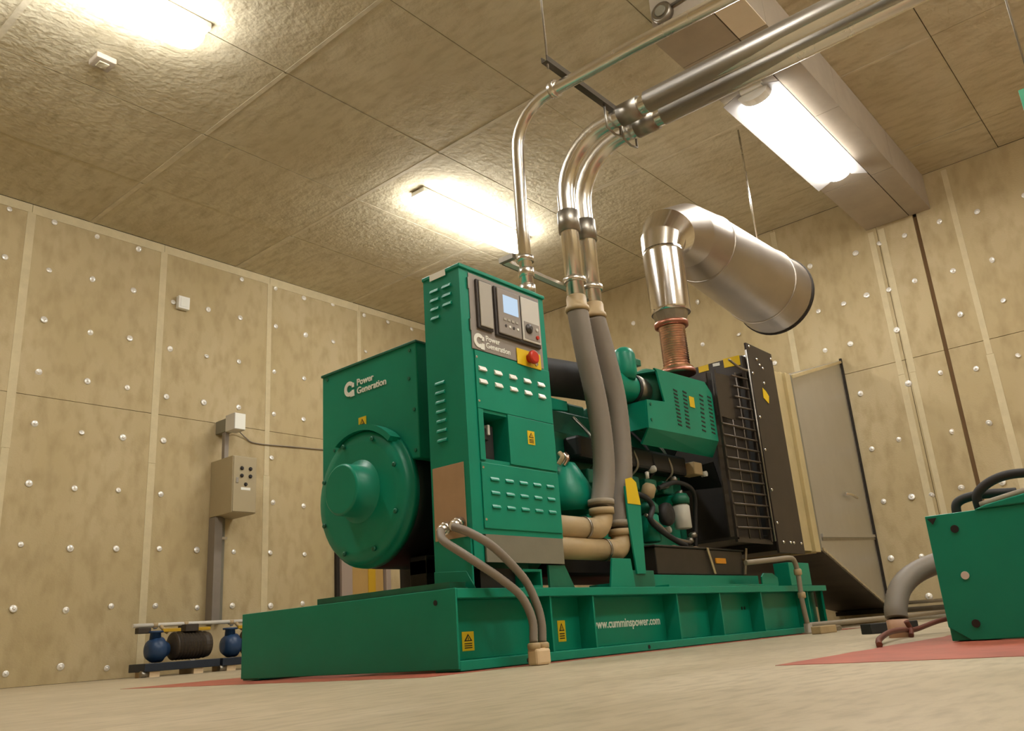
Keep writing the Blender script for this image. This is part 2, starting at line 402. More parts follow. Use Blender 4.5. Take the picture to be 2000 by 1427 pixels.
# ------------------------------------------------------------------ lights
def lamp(x0, x1, y, ztop, label, wings=True, dip=.055):
    drop = .10 if wings else .14
    t = thing('fluorescent_light', ((x0+x1)/2, y, ztop-drop-.08), label, 'ceiling light', 'twin-tube lights under the ceiling')
    MB().box(x0+.02, y-.10, ztop-.055, x1-.02, y+.10, ztop-.001).build('housing', M['white_gl'], t, .008)
    zt = ztop-(.055 if wings else .10)
    if not wings: MB().box(x0+.3, y-.04, zt, x1-.3, y+.04, ztop-.055).build('mounting_rail', M['white_gl'], t)
    for s in ((-1, 1) if wings else ()):
        MB().prism([(x0, y+s*.10, zt), (x0, y+s*.25, zt-dip), (x0, y+s*.252, zt-dip+.007), (x0, y+s*.10, zt+.008)], (x1-x0, 0, 0)).build('reflector_wing', M['wing'], t)
    n = 10
    ov = 0 if wings else .55
    prof = [(0, y+.15*math.cos(PI-ov+(PI+2*ov)*i/n), zt-.004-(0 if wings else .04)+.085*math.sin(PI-ov+(PI+2*ov)*i/n)) for i in range(n+1)]
    secs = ([(x0+.14, .86), (x0+.20, 1.0)] if wings else [(x0+.058, .45), (x0+.08, .72), (x0+.15, .93), (x0+.24, 1.0)]) + [ (x1-.24, 1.0), (x1-.15, .93), (x1-.08, .72), (x1-.058, .45)]
    mb = MB(); k = len(prof)
    for xs_, sc in secs:
        for p in prof: mb.v.append((xs_, y+(p[1]-y)*sc, zt+(p[2]-zt)*sc))
    for a in range(len(secs)-1):
        for i in range(k):
            mb.face([a*k+i, a*k+(i+1) % k, (a+1)*k+(i+1) % k, (a+1)*k+i])
    mb.face(list(range(k))[::-1]); mb.face([(len(secs)-1)*k+i for i in range(k)])
    mb.build('diffuser', M['lamp'], t)
    for xa, xb in (((x0+.04, x0+.139),) if wings else ()):
        MB().prism([(xa, y+(p[1]-y)*.9, zt+(p[2]-zt)*.9) for p in prof], (xb-xa, 0, 0)).build('end_cap', M['white_gl'], t)
    return t
lamp(6.09, 8.20, 2.22, BZ, 'bright white fluorescent light fixed under the dropped beam, above the exhaust silencer')
lamp(5.75, 7.62, 5.90, H-.004, 'glowing fluorescent light on the ceiling directly behind the control cabinet top', False)
lamp(0.72, 2.86, 5.20, H-.004, 'glowing fluorescent light cut by the top edge at upper left of ceiling', False)
lamp(1.7, 3.7, 0.7, H-.004, 'fluorescent light on the ceiling right of the conduit runs, nearest the beam end', False)
lamp(5.2, 7.2, -1.7, H-.004, 'fluorescent light on the ceiling over the second green base unit', False)
lamp(1.2, 3.2, -2.2, H-.004, 'fluorescent light on the ceiling right of the camera by the near wall', False)

# ------------------------------------------------------------------ generator set
G = thing('generator_set', (4.7, 3.375, 0), 'green diesel generator set with tall control cabinet on a long green base frame', 'generator')
gx0, gx1, gy0, gy1, gh = 2.65, 6.78, 2.58, 4.17, .338
def rail(mb, ya, yb, web):
    mb.box(gx0+.012, ya, .296, gx1, yb, gh-.002)        # top flange
    mb.box(gx0+.012, ya, .004, gx1, yb, .044)           # bottom flange
    mb.box(gx0+.012, web-.008, .044, gx1, web+.008, .296)
mb = MB(); rail(mb, gy0, gy0+.15, gy0+.115); rail(mb, gy1-.15, gy1, gy1-.115)
for x in (3.4, 4.6, 5.9, 6.6): mb.box(x-.06, gy0+.15, .20, x+.06, gy1-.15, .296)
base = mb.build('base_frame', M['green'], G, .003)
MB().box(gx0, gy0, .012, gx0+.012, gy1, gh).build('end_plate', M['green'], base, .003)
MB().box(gx0+.012, gy0+.02, gh-.002, gx0+.10, gy0+.06, gh+.004).box(gx0+.03, 2.64, gh-.002, gx0+.13, 3.56, gh+.03).build('tread_plate', M['green_dk'], base)
MB().box(gx1-.012, gy0+.15, .012, gx1, gy1-.15, .296).build('rear_plate', M['green'], base)
for x in (3.31, 3.66, 4.50, 5.03, 5.62, 6.42):
    pbox('gusset', M['green'], base, x-.006, gy0+.012, .044, x+.006, gy0+.107, .296)
MB().hexa([(6.70, 2.584, .044), (6.776, 2.66, .044), (6.776, 2.672, .044), (6.70, 2.60, .044), (6.70, 2.584, .296), (6.776, 2.66, .296), (6.776, 2.672, .296), (6.70, 2.60, .296)]).build('gusset', M['green'], base)
warn(base, (2.825, gy0+.107, .12), .075, .080, 'side'); warn(base, (3.50, gy0+.107, .135), .062, .10, 'side')
text('lettering', 'www.cumminspower.com', .064, M['white'], base, (3.76, gy0+.107, .135), 'side', .0012)
emblem(base, (3.71, gy0+.105, .155), .05, 'side', M['white'])
for x, z in ((2.68, .30), (3.10, .02), (2.69, .06), (4.12, .022), (5.5, .2), (5.54, .2)):
    MB().lathe((x, gy0+.106 if z > .05 else gy0, z), (0, -1, 0), [(0, .011), (.002, .011)], 10).build('bolt_hole', M['black'], base)
MB().lathe((gx0, 2.70, .285), (-1, 0, 0), [(0, .012), (.002, .012)], 10).build('bolt_hole', M['black'], base)
# rail-top brackets
MB().box(4.44, 2.60, gh, 5.95, 2.75, gh+.012).box(4.44, 2.745, gh+.012, 5.95, 2.757, .42).build('tray_support', M['green'], base)
MB().prism([(5.72, 2.61, gh+.012), (5.98, 2.61, gh+.012), (5.98, 2.61, .395), (5.90, 2.61, .425), (5.76, 2.61, .425), (5.72, 2.61, .40)], (0, .012, 0)).build('lifting_bracket', M['green'], base, .002)
MB().box(6.18, 2.60, gh, 6.56, 2.72, .505).build('radiator_mount', M['green'], base, .004)
MB().prism([(3.86, 2.61, gh), (4.10, 2.61, gh), (4.08, 2.61, .49), (3.90, 2.61, .49)], (0, .012, 0)).box(3.90, 2.622, gh, 4.08, 2.78, .36).build('engine_mount', M['green'], base, .002)
MB().prism([(4.10, 2.63, gh), (4.34, 2.63, gh), (4.34, 2.63, .43), (4.10, 2.63, .43)], (0, .10, 0)).build('engine_mount_block', M['green_dk'], base, .002)
pst = MB(); pst.prism([(4.15, 2.62, .41), (4.24, 2.62, .41), (4.265, 2.62, .80), (4.235, 2.62, .90), (4.12, 2.62, .90), (4.12, 2.62, .70)], (0, .012, 0))
pst.box(4.235, 2.632, .41, 4.250, 2.80, .86); pst.build('support_post', M['green'], base, .002)
MB().prism([(4.125, 2.619, .80), (4.262, 2.619, .80), (4.238, 2.619, .93), (4.19, 2.619, .955), (4.125, 2.619, .94)], (0, -.002, 0)).build('yellow_plate', M['yellow'], base)

# alternator
ac = (2.83, 3.375, .86)
alt = MB().lathe((2.88, 3.375, .86), (1, 0, 0), [(0, .345), (.05, .36), (.62, .36), (.66, .33), (.85, .33)], 40).build('alternator', M['black'], G)  # dark green barrel, its shade put into the colour as black
MB().lathe((2.80, 3.375, .86), (1, 0, 0), [(0, .28), (.006, .325), (.022, .342), (.045, .345), (.046, .358), (.085, .36)], 48).build('end_shield', M['green'], alt)
MB().lathe((2.68, 3.375, .885), (1, 0, 0), [(0, .118), (.006, .127), (.012, .13), (.115, .134), (.118, .16), (.126, .166)], 40).build('bearing_cover', M['green'], alt)
for k in range(8):
    a = PI/8 + k*PI/4
    MB().lathe((2.797, 3.375+.30*math.cos(a), .86+.30*math.sin(a)), (-1, 0, 0), [(0, .013), (.008, .012), (.01, .006)], 8).build('bolt', M['green_dk'], alt)
mb = MB()
for i in range(11):   # air inlet lip over the upper right of the shield
    a0, a1 = math.radians(45+i*7), math.radians(45+(i+1)*7)
    P_ = lambda a, r, x: (x, 3.375-r*math.cos(a), .86+r*math.sin(a))
    mb.hexa([P_(a0, .34, 2.79), P_(a1, .34, 2.79), P_(a1, .34, 2.86), P_(a0, .34, 2.86), P_(a0, .37, 2.79), P_(a1, .37, 2.79), P_(a1, .37, 2.86), P_(a0, .37, 2.86)])
mb.build('inlet_lip', M['green'], alt)
abox = MB().box(2.87, 2.99, 1.0, 3.46, 3.765, 1.607).build('terminal_box', M['green'], G, .006)
MB().box(2.862, 2.985, 1.600, 3.47, 3.77, 1.614).build('lid', M['green_dk'], abox, .003)
emblem(abox, (2.869, 3.525, 1.478), .085, 'end', M['white'])
text('lettering', 'Power', .052, M['white'], abox, (2.868, 3.462, 1.482), 'end', .0010)
text('lettering', 'Generation', .052, M['white'], abox, (2.868, 3.462, 1.434), 'end', .0010)
warn(abox, (2.869, 3.42, 1.255), .062, .085, 'end')
for y, z in ((3.72, 1.58), (3.04, 1.57), (3.02, 1.25), (3.02, 1.04), (3.66, 1.16), (3.30, 1.18), (3.05, 1.42)):
    MB().lathe((2.87, y, z), (-1, 0, 0), [(0, .010), (.004, .009)], 8).build('bolt', M['green_dk'], abox)
MB().box(2.99, 3.10, gh, 3.18, 3.22, .54).box(2.99, 3.10, gh+.11, 3.60, 3.22, .52).box(3.50, 3.08, gh, 3.66, 3.24, .54).build('alternator_foot', M['black'], G, .004)
for xa in (3.32, 3.52): MB().box(xa, 3.54, gh, xa+.17, 3.66, .54).build('alternator_foot', M['black'], G, .004)
# cable glands between terminal box and cabinet top
for k, (z, m) in enumerate(((1.66, 'copper_dk'), (1.72, 'lightgrey'), (1.80, 'black'))):
    MB().lathe((2.98, 2.905, z-.04), (0, 0, 1), [(0, .022), (.02, .03), (.06, .03), (.08, .018)], 10).build('cable_gland', M[m], G)
MB().tube(crom([(2.98, 2.905, 1.60), (2.99, 2.90, 1.75), (3.0, 2.87, 1.86), (3.02, 2.84, 1.86)]), .014, 8).build('cable', M['black'], G)

# control cabinet
cx0, cx1, cy0, cy1, cz0, cz1 = 2.805, 3.466, 2.603, 2.853, .575, 1.875
wx0, wx1, wz0, wz1 = 2.915, 3.092, .925, 1.150
mb = MB()
mb.box(cx0, cy0, cz0, wx0, cy1, cz1).box(wx1, cy0, cz0, cx1, cy1, cz1).box(wx0, cy0, cz0, wx1, cy1, wz0).box(wx0, cy0, wz1, wx1, cy1, cz1).box(wx0, cy1-.02, wz0, wx1, cy1, wz1)
cab = mb.build('control_cabinet', M['green'], G)
MB().box(cx0-.006, cy0-.010, cz1-.004, cx1+.008, cy1+.006, cz1+.016).build('cabinet_roof', M['green'], cab, .004)
pbox('door_panel', M['green'], cab, cx0+.075, cy0-.008, .60, cx1-.006, cy0, .905, .003)
mb = MB(); mb.box(cx0+.075, cy0-.008, 1.165, cx1-.006, cy0, 1.455)
mb.box(cx0+.075, cy0-.008, .915, wx0, cy0, 1.163).box(wx1, cy0-.008, .915, cx1-.006, cy0, 1.163)
mb.build('door_panel', M['green'], cab, .002)
MB().box(2.955, 2.66, .93, 3.05, cy1-.021, 1.11).box(2.965, 2.645, 1.03, 3.0, 2.66, 1.09).build('circuit_breaker', M['black'], cab, .004)
MB().box(2.985, 2.635, 1.055, 3.0, 2.66, 1.105).build('breaker_toggle', M['lightgrey'], cab, .002)
# end face fittings
pbox('gland_plate', M['plate'], cab, cx0-.004, 2.636, .565, cx0, 2.838, .905, .001)
def louver(x, y, z, ax, w_=.055, m='green'):
    k = 1 if m == 'green' else 1.4
    if ax == 'end': MB().prism([(x, y-w_/2, z-.011), (x-.009, y-w_/2, z-.010), (x-.007, y-w_/2, z-.002), (x, y-w_/2, z+.007)], (0, w_, 0)).build('louver', M[m], cab)
    else: MB().prism([(x-w_/2, y, z-.010*k), (x-w_/2, y-.008*k, z-.009*k), (x-w_/2, y-.006*k, z-.002*k), (x-w_/2, y, z+.007*k)], (w_, 0, 0)).build('louver', M[m], cab)
for k in range(4):
    louver(cx0, 2.775, 1.80-k*.048, 'end', .058)
    if k < 3: louver(cx0, 2.690, 1.80-k*.048, 'end', .058)
for k in range(7): louver(cx0, 2.765, 1.315-k*.047, 'end', .062)
for j in range(3):
    for k in range(5):
        louver(2.965+k*.105, cy0-.008, .832-j*.064, 'side', .058)
# two rows of louvers, the light they catch put in as white enamel
for j in range(2):
    for k in range(5):
        x, z = 2.925+k*.113, 1.368-j*.064
        louver(x, cy0-.008, z, 'side', .052, 'white_gl')
warn(cab, (3.262, cy0-.008, 1.066), .055, .070, 'side')
MB().box(cx0-.0065, 2.69, cz1-.02, cx0-.004, 2.80, cz1+.014).build('white_label', M['white'], cab)
# operator panel
op = pbox('operator_panel', M['hmi'], cab, cx0+.062, cy0-.006, 1.46, cx1-.045, cy0, 1.858, .002)
MB().box(2.905, cy0-.022, 1.570, 3.018, cy0-.006, 1.832).build('blank_module_bezel', M['hmi_dk'], cab, .006)
MB().box(2.918, cy0-.030, 1.582, 3.010, cy0-.022, 1.822).build('blank_module', M['hmi_lt'], cab, .006)
MB().box(3.038, cy0-.022, 1.562, 3.395, cy0-.006, 1.832).build('control_module_bezel', M['hmi_dk'], cab, .006)
MB().box(3.050, cy0-.032, 1.575, 3.225, cy0-.022, 1.822).build('control_module', M['hmi'], cab, .004)
MB().box(3.238, cy0-.030, 1.578, 3.385, cy0-.022, 1.822).build('control_module_side', M['lightgrey'], cab, .004)
MB().box(3.090, cy0-.034, 1.692, 3.205, cy0-.032, 1.790).build('screen', M['lcd'], cab)
for k in range(4):
    MB().box(3.085+k*.031, cy0-.035, 1.650, 3.103+k*.031, cy0-.032, 1.662).build('button', M['hmi_lt'], cab)
    MB().lathe((3.10+k*.031, cy0-.032, 1.622), (0, -1, 0), [(0, .008), (.003, .007)], 10).build('button', M['white' if k % 2 else 'hmi_dk'], cab)
pbox('module_recess', M['hmi'], cab, 3.250, cy0-.0315, 1.59, 3.375, cy0-.030, 1.685)
MB().lathe((3.285, cy0-.0315, 1.648), (0, -1, 0), [(0, .026), (.006, .026), (.007, .012), (.02, .011)], 16).build('selector_knob', M['hmi_dk'], cab)
MB().lathe((3.35, cy0-.0315, 1.655), (0, -1, 0), [(0, .010), (.006, .009)], 12).build('indicator', M['lightgrey'], cab)
MB().lathe((3.35, cy0-.0315, 1.612), (0, -1, 0), [(0, .011), (.008, .010)], 12).build('indicator', M['red_knob'], cab)
emblem(cab, (2.915, cy0-.007, 1.508), .075, 'side', M['white'])
text('lettering', 'Power', .040, M['white'], cab, (2.965, cy0-.007, 1.518), 'side', .0008)
text('lettering', 'Generation', .040, M['white'], cab, (2.965, cy0-.007, 1.482), 'side', .0008)
MB().box(3.195, cy0-.014, 1.445, 3.390, cy0-.008, 1.532).build('stop_plate', M['yellow'], cab, .003)
MB().lathe((3.290, cy0-.014, 1.490), (0, -1, 0), [(0, .024), (.022, .022), (.023, .036), (.038, .036), (.044, .028)], 20).build('emergency_stop', M['red_knob'], cab)
MB().lathe((3.345, cy0-.014, 1.470), (0, -1, 0), [(0, .012), (.008, .010)], 12).build('key_switch', M['steel'], cab)
for x in (2.876, 2.876):
    pass
for z in (1.42, 1.20, .88, .64): 
    MB().lathe((cx0+.085, cy0-.008, z), (0, -1, 0), [(0, .007), (.003, .006)], 8).build('screw', M['steel'], cab)
for z in (1.80, 1.58):
    MB().box(cx0+.052, cy0-.010, z-.03, cx0+.060, cy0, z+.03).build('hinge', M['steel_dk'], cab)
# pedestal
pbox('lower_plate', M['gplate'], cab, 2.885, cy0-.004, .450, cx1-.008, cy0+.006, .574, .001)
ped = MB().box(cx0, 2.62, gh, cx0+.012, cy1, .575).box(cx0+.012, 2.84, gh, cx1, cy1, .575)
ped.prism([(cx0-.002, 2.60, gh), (cx0-.002, cy1, gh), (cx0-.002, cy1, .43), (cx0-.002, 2.65, .415)], (-.004, 0, 0))
ped.box(cx0+.012, 2.612, .44, 2.885, 2.63, .575)
ped.build('pedestal', M['green'], cab, .002)
for xa in (3.15,):
    m_ = MB(); t_ = .012
    m_.box(xa, 2.62, gh, xa+.145, 2.83, gh+t_).box(xa, 2.62, .425-t_, xa+.145, 2.83, .425).box(xa, 2.62, gh+t_, xa+t_, 2.83, .425-t_).box(xa+.145-t_, 2.62, gh+t_, xa+.145, 2.83, .425-t_)
    m_.build('square_tube', M['green'], cab)
MB().prism([(3.34, 2.61, gh), (3.54, 2.61, gh), (3.47, 2.61, .445), (3.34, 2.61, .445)], (0, .012, 0)).build('pedestal_foot', M['green_dk'], cab)
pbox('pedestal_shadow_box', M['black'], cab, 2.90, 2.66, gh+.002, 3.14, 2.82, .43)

# engine
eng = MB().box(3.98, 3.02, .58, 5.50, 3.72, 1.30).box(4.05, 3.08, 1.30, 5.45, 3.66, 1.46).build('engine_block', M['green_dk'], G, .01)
MB().lathe((3.64, 3.375, .86), (1, 0, 0), [(0, .46), (.04, .49), (.20, .48), (.34, .40), (.36, .38)], 36).build('flywheel_housing', M['green'], eng)
MB().lathe((3.99, 2.93, .78), (0, 0, 1), [(0, .15), (.10, .148), (.17, .125), (.24, .085), (.29, .055), (.30, .02)], 24).build('starter_motor', M['green'], eng)
for k in range(2): MB().tube(crom([(3.88+.05*k, 2.90, 1.05), (3.89+.05*k, 2.875, 1.09), (3.90+.05*k, 2.90, 1.12)]), .014, 8).build('terminal_cable', M['cream' if k == 0 else 'copper'], eng)
for k in range(6):
    x = 4.10+k*.225
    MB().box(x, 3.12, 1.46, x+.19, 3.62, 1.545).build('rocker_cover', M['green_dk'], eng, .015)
MB().box(4.10, 2.90, 1.12, 5.40, 3.02, 1.26).build('exhaust_manifold', M['black'], eng, .02)
MB().box(4.2, 2.96, .62, 5.3, 3.02, .84).build('side_cover', M['green'], eng, .01)
for k in range(5):
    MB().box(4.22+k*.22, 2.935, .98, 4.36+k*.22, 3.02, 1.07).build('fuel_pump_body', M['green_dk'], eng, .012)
    MB().tube(crom([(4.29+k*.22, 2.96, 1.07), (4.30+k*.22, 2.90, 1.14), (4.27+k*.22, 2.93, 1.28), (4.28+k*.22, 3.05, 1.42)]), .011, 8).build('fuel_line', M['rubber' if k % 2 else 'steel_dk'], eng)
MB().box(4.02, 3.06, .44, 5.45, 3.69, .58).build('oil_sump', M['black'], eng, .02)
# green bracketry seen past the cabinet
MB().prism([(3.56, 2.92, 1.34), (3.80, 2.92, 1.46), (4.05, 2.92, 1.46), (4.05, 2.92, 1.40), (3.84, 2.92, 1.38), (3.74, 2.92, 1.22), (3.60, 2.92, 1.18)], (0, .03, 0)).build('lifting_bracket', M['green'], eng, .004)
MB().tube([(3.60, 2.86, 1.24), (3.78, 2.86, 1.44)], .010, 8).build('dipstick_tube', M['lightgrey'], eng)
# filters and hoses
MB().lathe((5.165, 2.86, .735), (0, 0, 1), [(0, .050), (.006, .058), (.150, .058), (.165, .048)], 24).build('fuel_filter', M['lightgrey'], eng)
MB().lathe((5.165, 2.86, .885), (0, 0, 1), [(.016, .062), (.05, .066), (.085, .05)], 20).build('filter_head', M['green_dk'], eng)
MB().box(5.11, 2.86, .90, 5.22, 3.02, .965).build('filter_bracket', M['green'], eng, .01)
MB().lathe((4.74, 2.86, .63), (0, 0, 1), [(0, .050), (.008, .060), (.165, .060), (.18, .050)], 24).build('oil_filter', M['green'], eng)
MB().lathe((4.74, 2.86, .81), (0, 0, 1), [(0, .065), (.05, .067), (.08, .04)], 20).build('filter_head', M['green_dk'], eng)
MB().lathe((4.95, 2.88, .82), (0, -1, 0), [(0, .07), (.03, .078), (.05, .072), (.055, .03)], 22).build('pulley', M['rubber'], eng)
MB().lathe((4.70, 2.84, .90), (0.2, -.3, 1), [(0, .02), (.02, .045), (.08, .045), (.10, .03)], 14).build('sensor', M['cream'], eng)
MB().lathe((4.71, 2.82, 1.03), (0, 0, 1), [(0, .012), (.04, .014), (.045, .006)], 10).build('sensor_cap', M['lightgrey'], eng)
MB().tube(crom([(4.50, 2.84, .93), (4.62, 2.80, .90), (4.68, 2.79, .84), (4.62, 2.78, .76), (4.72, 2.78, .70), (4.90, 2.78, .64), (5.06, 2.80, .615)]), .018, 10).build('coolant_hose', M['rubber'], eng)
MB().tube(crom([(4.60, 2.80, .79), (4.75, 2.79, .72), (4.86, 2.78, .655), (5.12, 2.80, .635)]), .012, 8).build('coolant_hose', M['steel_dk'], eng)
MB().tube(crom([(4.9, 2.86, .99), (5.1, 2.83, 1.04), (5.35, 2.85, 1.0), (5.42, 2.90, .82), (5.40, 2.92, .60)]), .016, 8).build('wiring_loom', M['rubber'], eng)
for k, (x, z) in enumerate(((4.92, 1.12), (5.06, 1.02), (5.18, 1.07), (5.02, .72), (5.30, .66), (5.36, .70), (4.86, .70), (5.25, .98))):
    MB().lathe((x, 2.93, z), (.2, -1, .2), [(0, .02), (.02, .026), (.05, .022), (.056, .01)], 10).build('fitting', M['steel_dk' if k % 3 else 'lightgrey'], eng)
MB().box(5.40, 2.84, 1.13, 5.52, 2.96, 1.22).build('alternator_regulator', M['cream'], eng, .008)
MB().lathe((5.53, 2.86, 1.14), (0, -1, 0), [(0, .02), (.04, .02)], 10).build('sensor_cap', M['lightgrey'], eng)
# fan shroud interior & fan
MB().lathe((5.62, 3.375, 1.15), (1, 0, 0), [(0, .06), (.02, .10), (.16, .10), (.18, .05)], 20).build('fan_hub', M['black'], eng)
for k in range(6):
    a = k*PI/3
    c_, s_ = math.cos(a), math.sin(a)
    P2 = lambda r, w_, x: (x, 3.375+r*c_-w_*s_, 1.15+r*s_+w_*c_)
    MB().hexa([P2(.09, -.06, 5.66), P2(.55, -.09, 5.66), P2(.55, .09, 5.74), P2(.09, .06, 5.72), P2(.09, -.06, 5.67), P2(.55, -.09, 5.67), P2(.55, .09, 5.75), P2(.09, .06, 5.73)]).build('fan_blade', M['black'], eng)

# air intake and turbo
tur = MB().lathe((4.86, 2.87, 1.66), (1, 0, 0), [(-.02, .075), (0, .13), (.03, .155), (.10, .155), (.12, .10), (.15, .09)], 30).build('turbocharger', M['green_dk'], G)
MB().tube(crom([(4.28, 2.86, 1.60), (4.45, 2.855, 1.615), (4.60, 2.855, 1.625), (4.68, 2.858, 1.63)]), .098, 24).build('intake_pipe', M['green'], tur)
MB().lathe((4.655, 2.857, 1.628), (1, 0, .04), [(0, .106), (.028, .106)], 24).build('hose_clamp', M['rubber'], tur)
MB().lathe((4.684, 2.857, 1.63), (1, 0, .06), [(0, .104), (.06, .102), (.14, .085), (.165, .075)], 24).build('rubber_elbow', M['steel_dk'], tur)
MB().lathe((4.56, 2.80, 1.66), (0, 0, 1), [(0, .060), (.04, .074), (.06, .076), (.165, .074), (.20, .060), (.218, .03)], 28).build('breather_cap', M['green'], tur)
MB().box(4.60, 2.735, 1.755, 4.66, 2.80, 1.80).build('breather_notch', M['green_dk'], tur, .004)
MB().tube(crom([(3.62, 3.02, 1.60), (3.85, 2.98, 1.605), (4.10, 2.93, 1.61), (4.36, 2.88, 1.61)]), .115, 24).build('air_filter', M['rubber'], tur)
MB().tube(crom([(3.62, 3.02, 1.62), (3.75, 3.0, 1.622), (3.78, 2.995, 1.622)]), .118, 24).build('filter_band', M['steel_dk'], tur)
# heat shield
F0 = 2.70
poly = [(4.76, 1.755), (5.46, 1.785), (5.55, 1.71), (5.548, 1.356), (4.60, 1.327), (4.616, 1.515), (4.845, 1.536), (4.79, 1.742)]
hs = MB(); hs.prism([(x, F0, z) for x, z in poly], (0, .012, 0))
hs.hexa([(4.60, F0, 1.327), (5.548, F0, 1.356), (5.548, F0+.012, 1.356), (4.60, F0+.012, 1.327), (4.66, F0+.10, 1.245), (5.62, F0+.10, 1.262), (5.62, F0+.112, 1.27), (4.66, F0+.112, 1.253)])
hs.hexa([(4.60, F0+.012, 1.33), (4.612, F0+.012, 1.33), (4.612, F0+.30, 1.33), (4.60, F0+.30, 1.33), (4.612, F0+.012, 1.513), (4.624, F0+.012, 1.513), (4.624, F0+.30, 1.513), (4.612, F0+.30, 1.513)])
hs.hexa([(4.79, F0+.012, 1.742), (5.46, F0+.012, 1.773), (5.46, F0+.35, 1.80), (4.82, F0+.35, 1.79), (4.79, F0, 1.755), (5.46, F0, 1.785), (5.46, F0+.35, 1.812), (4.82, F0+.35, 1.802)])
hs.hexa([(5.536, F0+.012, 1.356), (5.548, F0+.012, 1.356), (5.548, F0+.35, 1.356), (5.536, F0+.35, 1.356), (5.536, F0+.012, 1.71), (5.548, F0+.012, 1.71), (5.548, F0+.35, 1.71), (5.536, F0+.35, 1.71)])
shield = hs.build('heat_shield', M['green'], G)
for c, (xa, xb, za, zb, n) in enumerate(((5.005, 5.01, 1.635, 1.395, 10), (5.135, 5.12, 1.645, 1.395, 10), (5.375, 5.345, 1.66, 1.40, 9), (5.495, 5.485, 1.668, 1.402, 10))):
    for k in range(n):
        t = k/(n-1); x = xa+(xb-xa)*t; z = za+(zb-za)*t
        MB().prism([(x-.026, F0-.001, z+.004), (x+.026, F0-.001, z-.002), (x+.026, F0-.001, z+.009), (x-.026, F0-.001, z+.014)], (0, -.0015, 0)).build('vent_slot', M['black'], shield)
MB().prism([(5.185, F0-.002, 1.555), (5.255, F0-.002, 1.555), (5.255, F0-.002, 1.632), (5.185, F0-.002, 1.632)], (0, -.002, 0)).build('warning_label', M['yellow'], shield)
for x, z in ((4.655, 1.49), (4.645, 1.385)):
    MB().lathe((x, F0, z), (0, -1, 0), [(0, .011), (.005, .010)], 10).build('bolt', M['green_dk'], shield)
# battery tray
bat = MB().box(4.60, 2.76, .425, 5.78, 3.04, .59).box(4.585, 2.75, .59, 5.80, 3.05, .602).build('battery_box', M['blackbrown'], G, .006)
MB().prism([(5.30, 2.745, .43), (5.325, 2.745, .43), (5.26, 2.745, .60), (5.235, 2.745, .60)], (0, .004, 0)).build('strap', M['cream'], bat)
pbox('warning_label', M['orange'], bat, 5.36, 2.752, .50, 5.50, 2.760, .535)
MB().prism([(5.74, 2.742, .43), (5.765, 2.742, .43), (5.84, 2.742, .61), (5.81, 2.742, .615)], (0, .006, 0)).build('bracket', M['steel_dk'], bat)
for x in (5.0, 5.28): MB().lathe((x, 2.86, .602), (0, 0, 1), [(0, .04), (.012, .035), (.02, .01)], 12).build('battery_terminal', M['cream'], bat)

# radiator
ry = 2.65
rad = MB().box(6.18, ry, .58, 6.66, ry+.02, 2.235).box(6.18, 4.08, .58, 6.66, 4.10, 2.235).box(6.20, ry+.02, .60, 6.62, 4.08, .72).build('radiator', M['blackbrown'], G, .004)
MB().box(6.24, ry+.02, .72, 6.50, 4.08, 1.96).build('radiator_core', M['black'], rad)
MB().box(6.12, ry+.03, 1.96, 6.60, 4.07, 2.13).build('top_tank', M['blackbrown'], rad, .02)
MB().lathe((6.34, 2.76, 2.13), (0, 0, 1), [(0, .04), (.03, .045), (.05, .03)], 14).build('filler_cap', M['steel_dk'], rad)
MB().prism([(6.118, 2.835, 2.055), (6.118, 2.695, 2.045), (6.118, 2.695, 2.125), (6.118, 2.835, 2.13)], (-.003, 0, 0)).build('yellow_label', M['yellow'], rad)
MB().prism([(6.118, 3.06, 2.07), (6.118, 2.97, 2.07), (6.118, 2.97, 2.12), (6.118, 3.06, 2.12)], (-.003, 0, 0)).build('yellow_label', M['yellow'], rad)
MB().prism([(6.118, 2.93, 2.09), (6.118, 2.87, 2.085), (6.118, 2.87, 2.11), (6.118, 2.93, 2.115)], (-.003, 0, 0)).build('white_label', M['white'], rad)
MB().prism([(6.345, ry-.001, 1.80), (6.43, ry-.001, 1.765), (6.455, ry-.001, 1.83), (6.41, ry-.001, 1.865), (6.355, ry-.001, 1.885)], (0, -.003, 0)).build('yellow_label', M['yellow'], rad)
for x, z in ((6.215, 2.205), (6.33, 2.12), (6.37, 2.08), (6.42, 2.06), (6.62, 2.18), (6.21, 1.62), (6.21, 1.36), (6.21, 1.05), (6.21, .80), (6.27, .66), (6.40, .66), (6.46, .66), (6.21, 1.98), (6.40, 1.93), (6.60, .66)):
    MB().lathe((x, ry, z), (0, -1, 0), [(0, .012), (.006, .011), (.012, .006)], 8).build('bolt', M['steel'], rad)
gu = MB()
def zt(x): return 1.90+(x-5.60)*.10
gu.prism([(5.56, ry+.02, .66), (5.585, ry+.02, .66), (5.605, ry+.02, zt(5.6)), (5.58, ry+.02, zt(5.58))], (0, .02, 0))
gu.box(6.105, ry+.015, .66, 6.13, ry+.04, 1.99).box(5.56, ry+.02, .64, 6.13, ry+.04, .67)
gu.prism([(5.56, ry+.035, 1.55), (5.85, ry+.035, 1.55), (5.85, ry+.035, 1.90), (5.58, ry+.035, 1.88)], (0, .012, 0))
gu.box(5.56, ry+.04, .66, 6.17, 3.1, .68)
guard = gu.build('fan_guard', M['blackbrown'], rad)
MB().prism([(5.62, ry+.10, .66), (6.16, ry+.10, .66), (6.16, ry+.10, 1.96), (5.62, ry+.10, 1.90)], (0, .01, 0)).build('shroud', M['mesh'], rad)
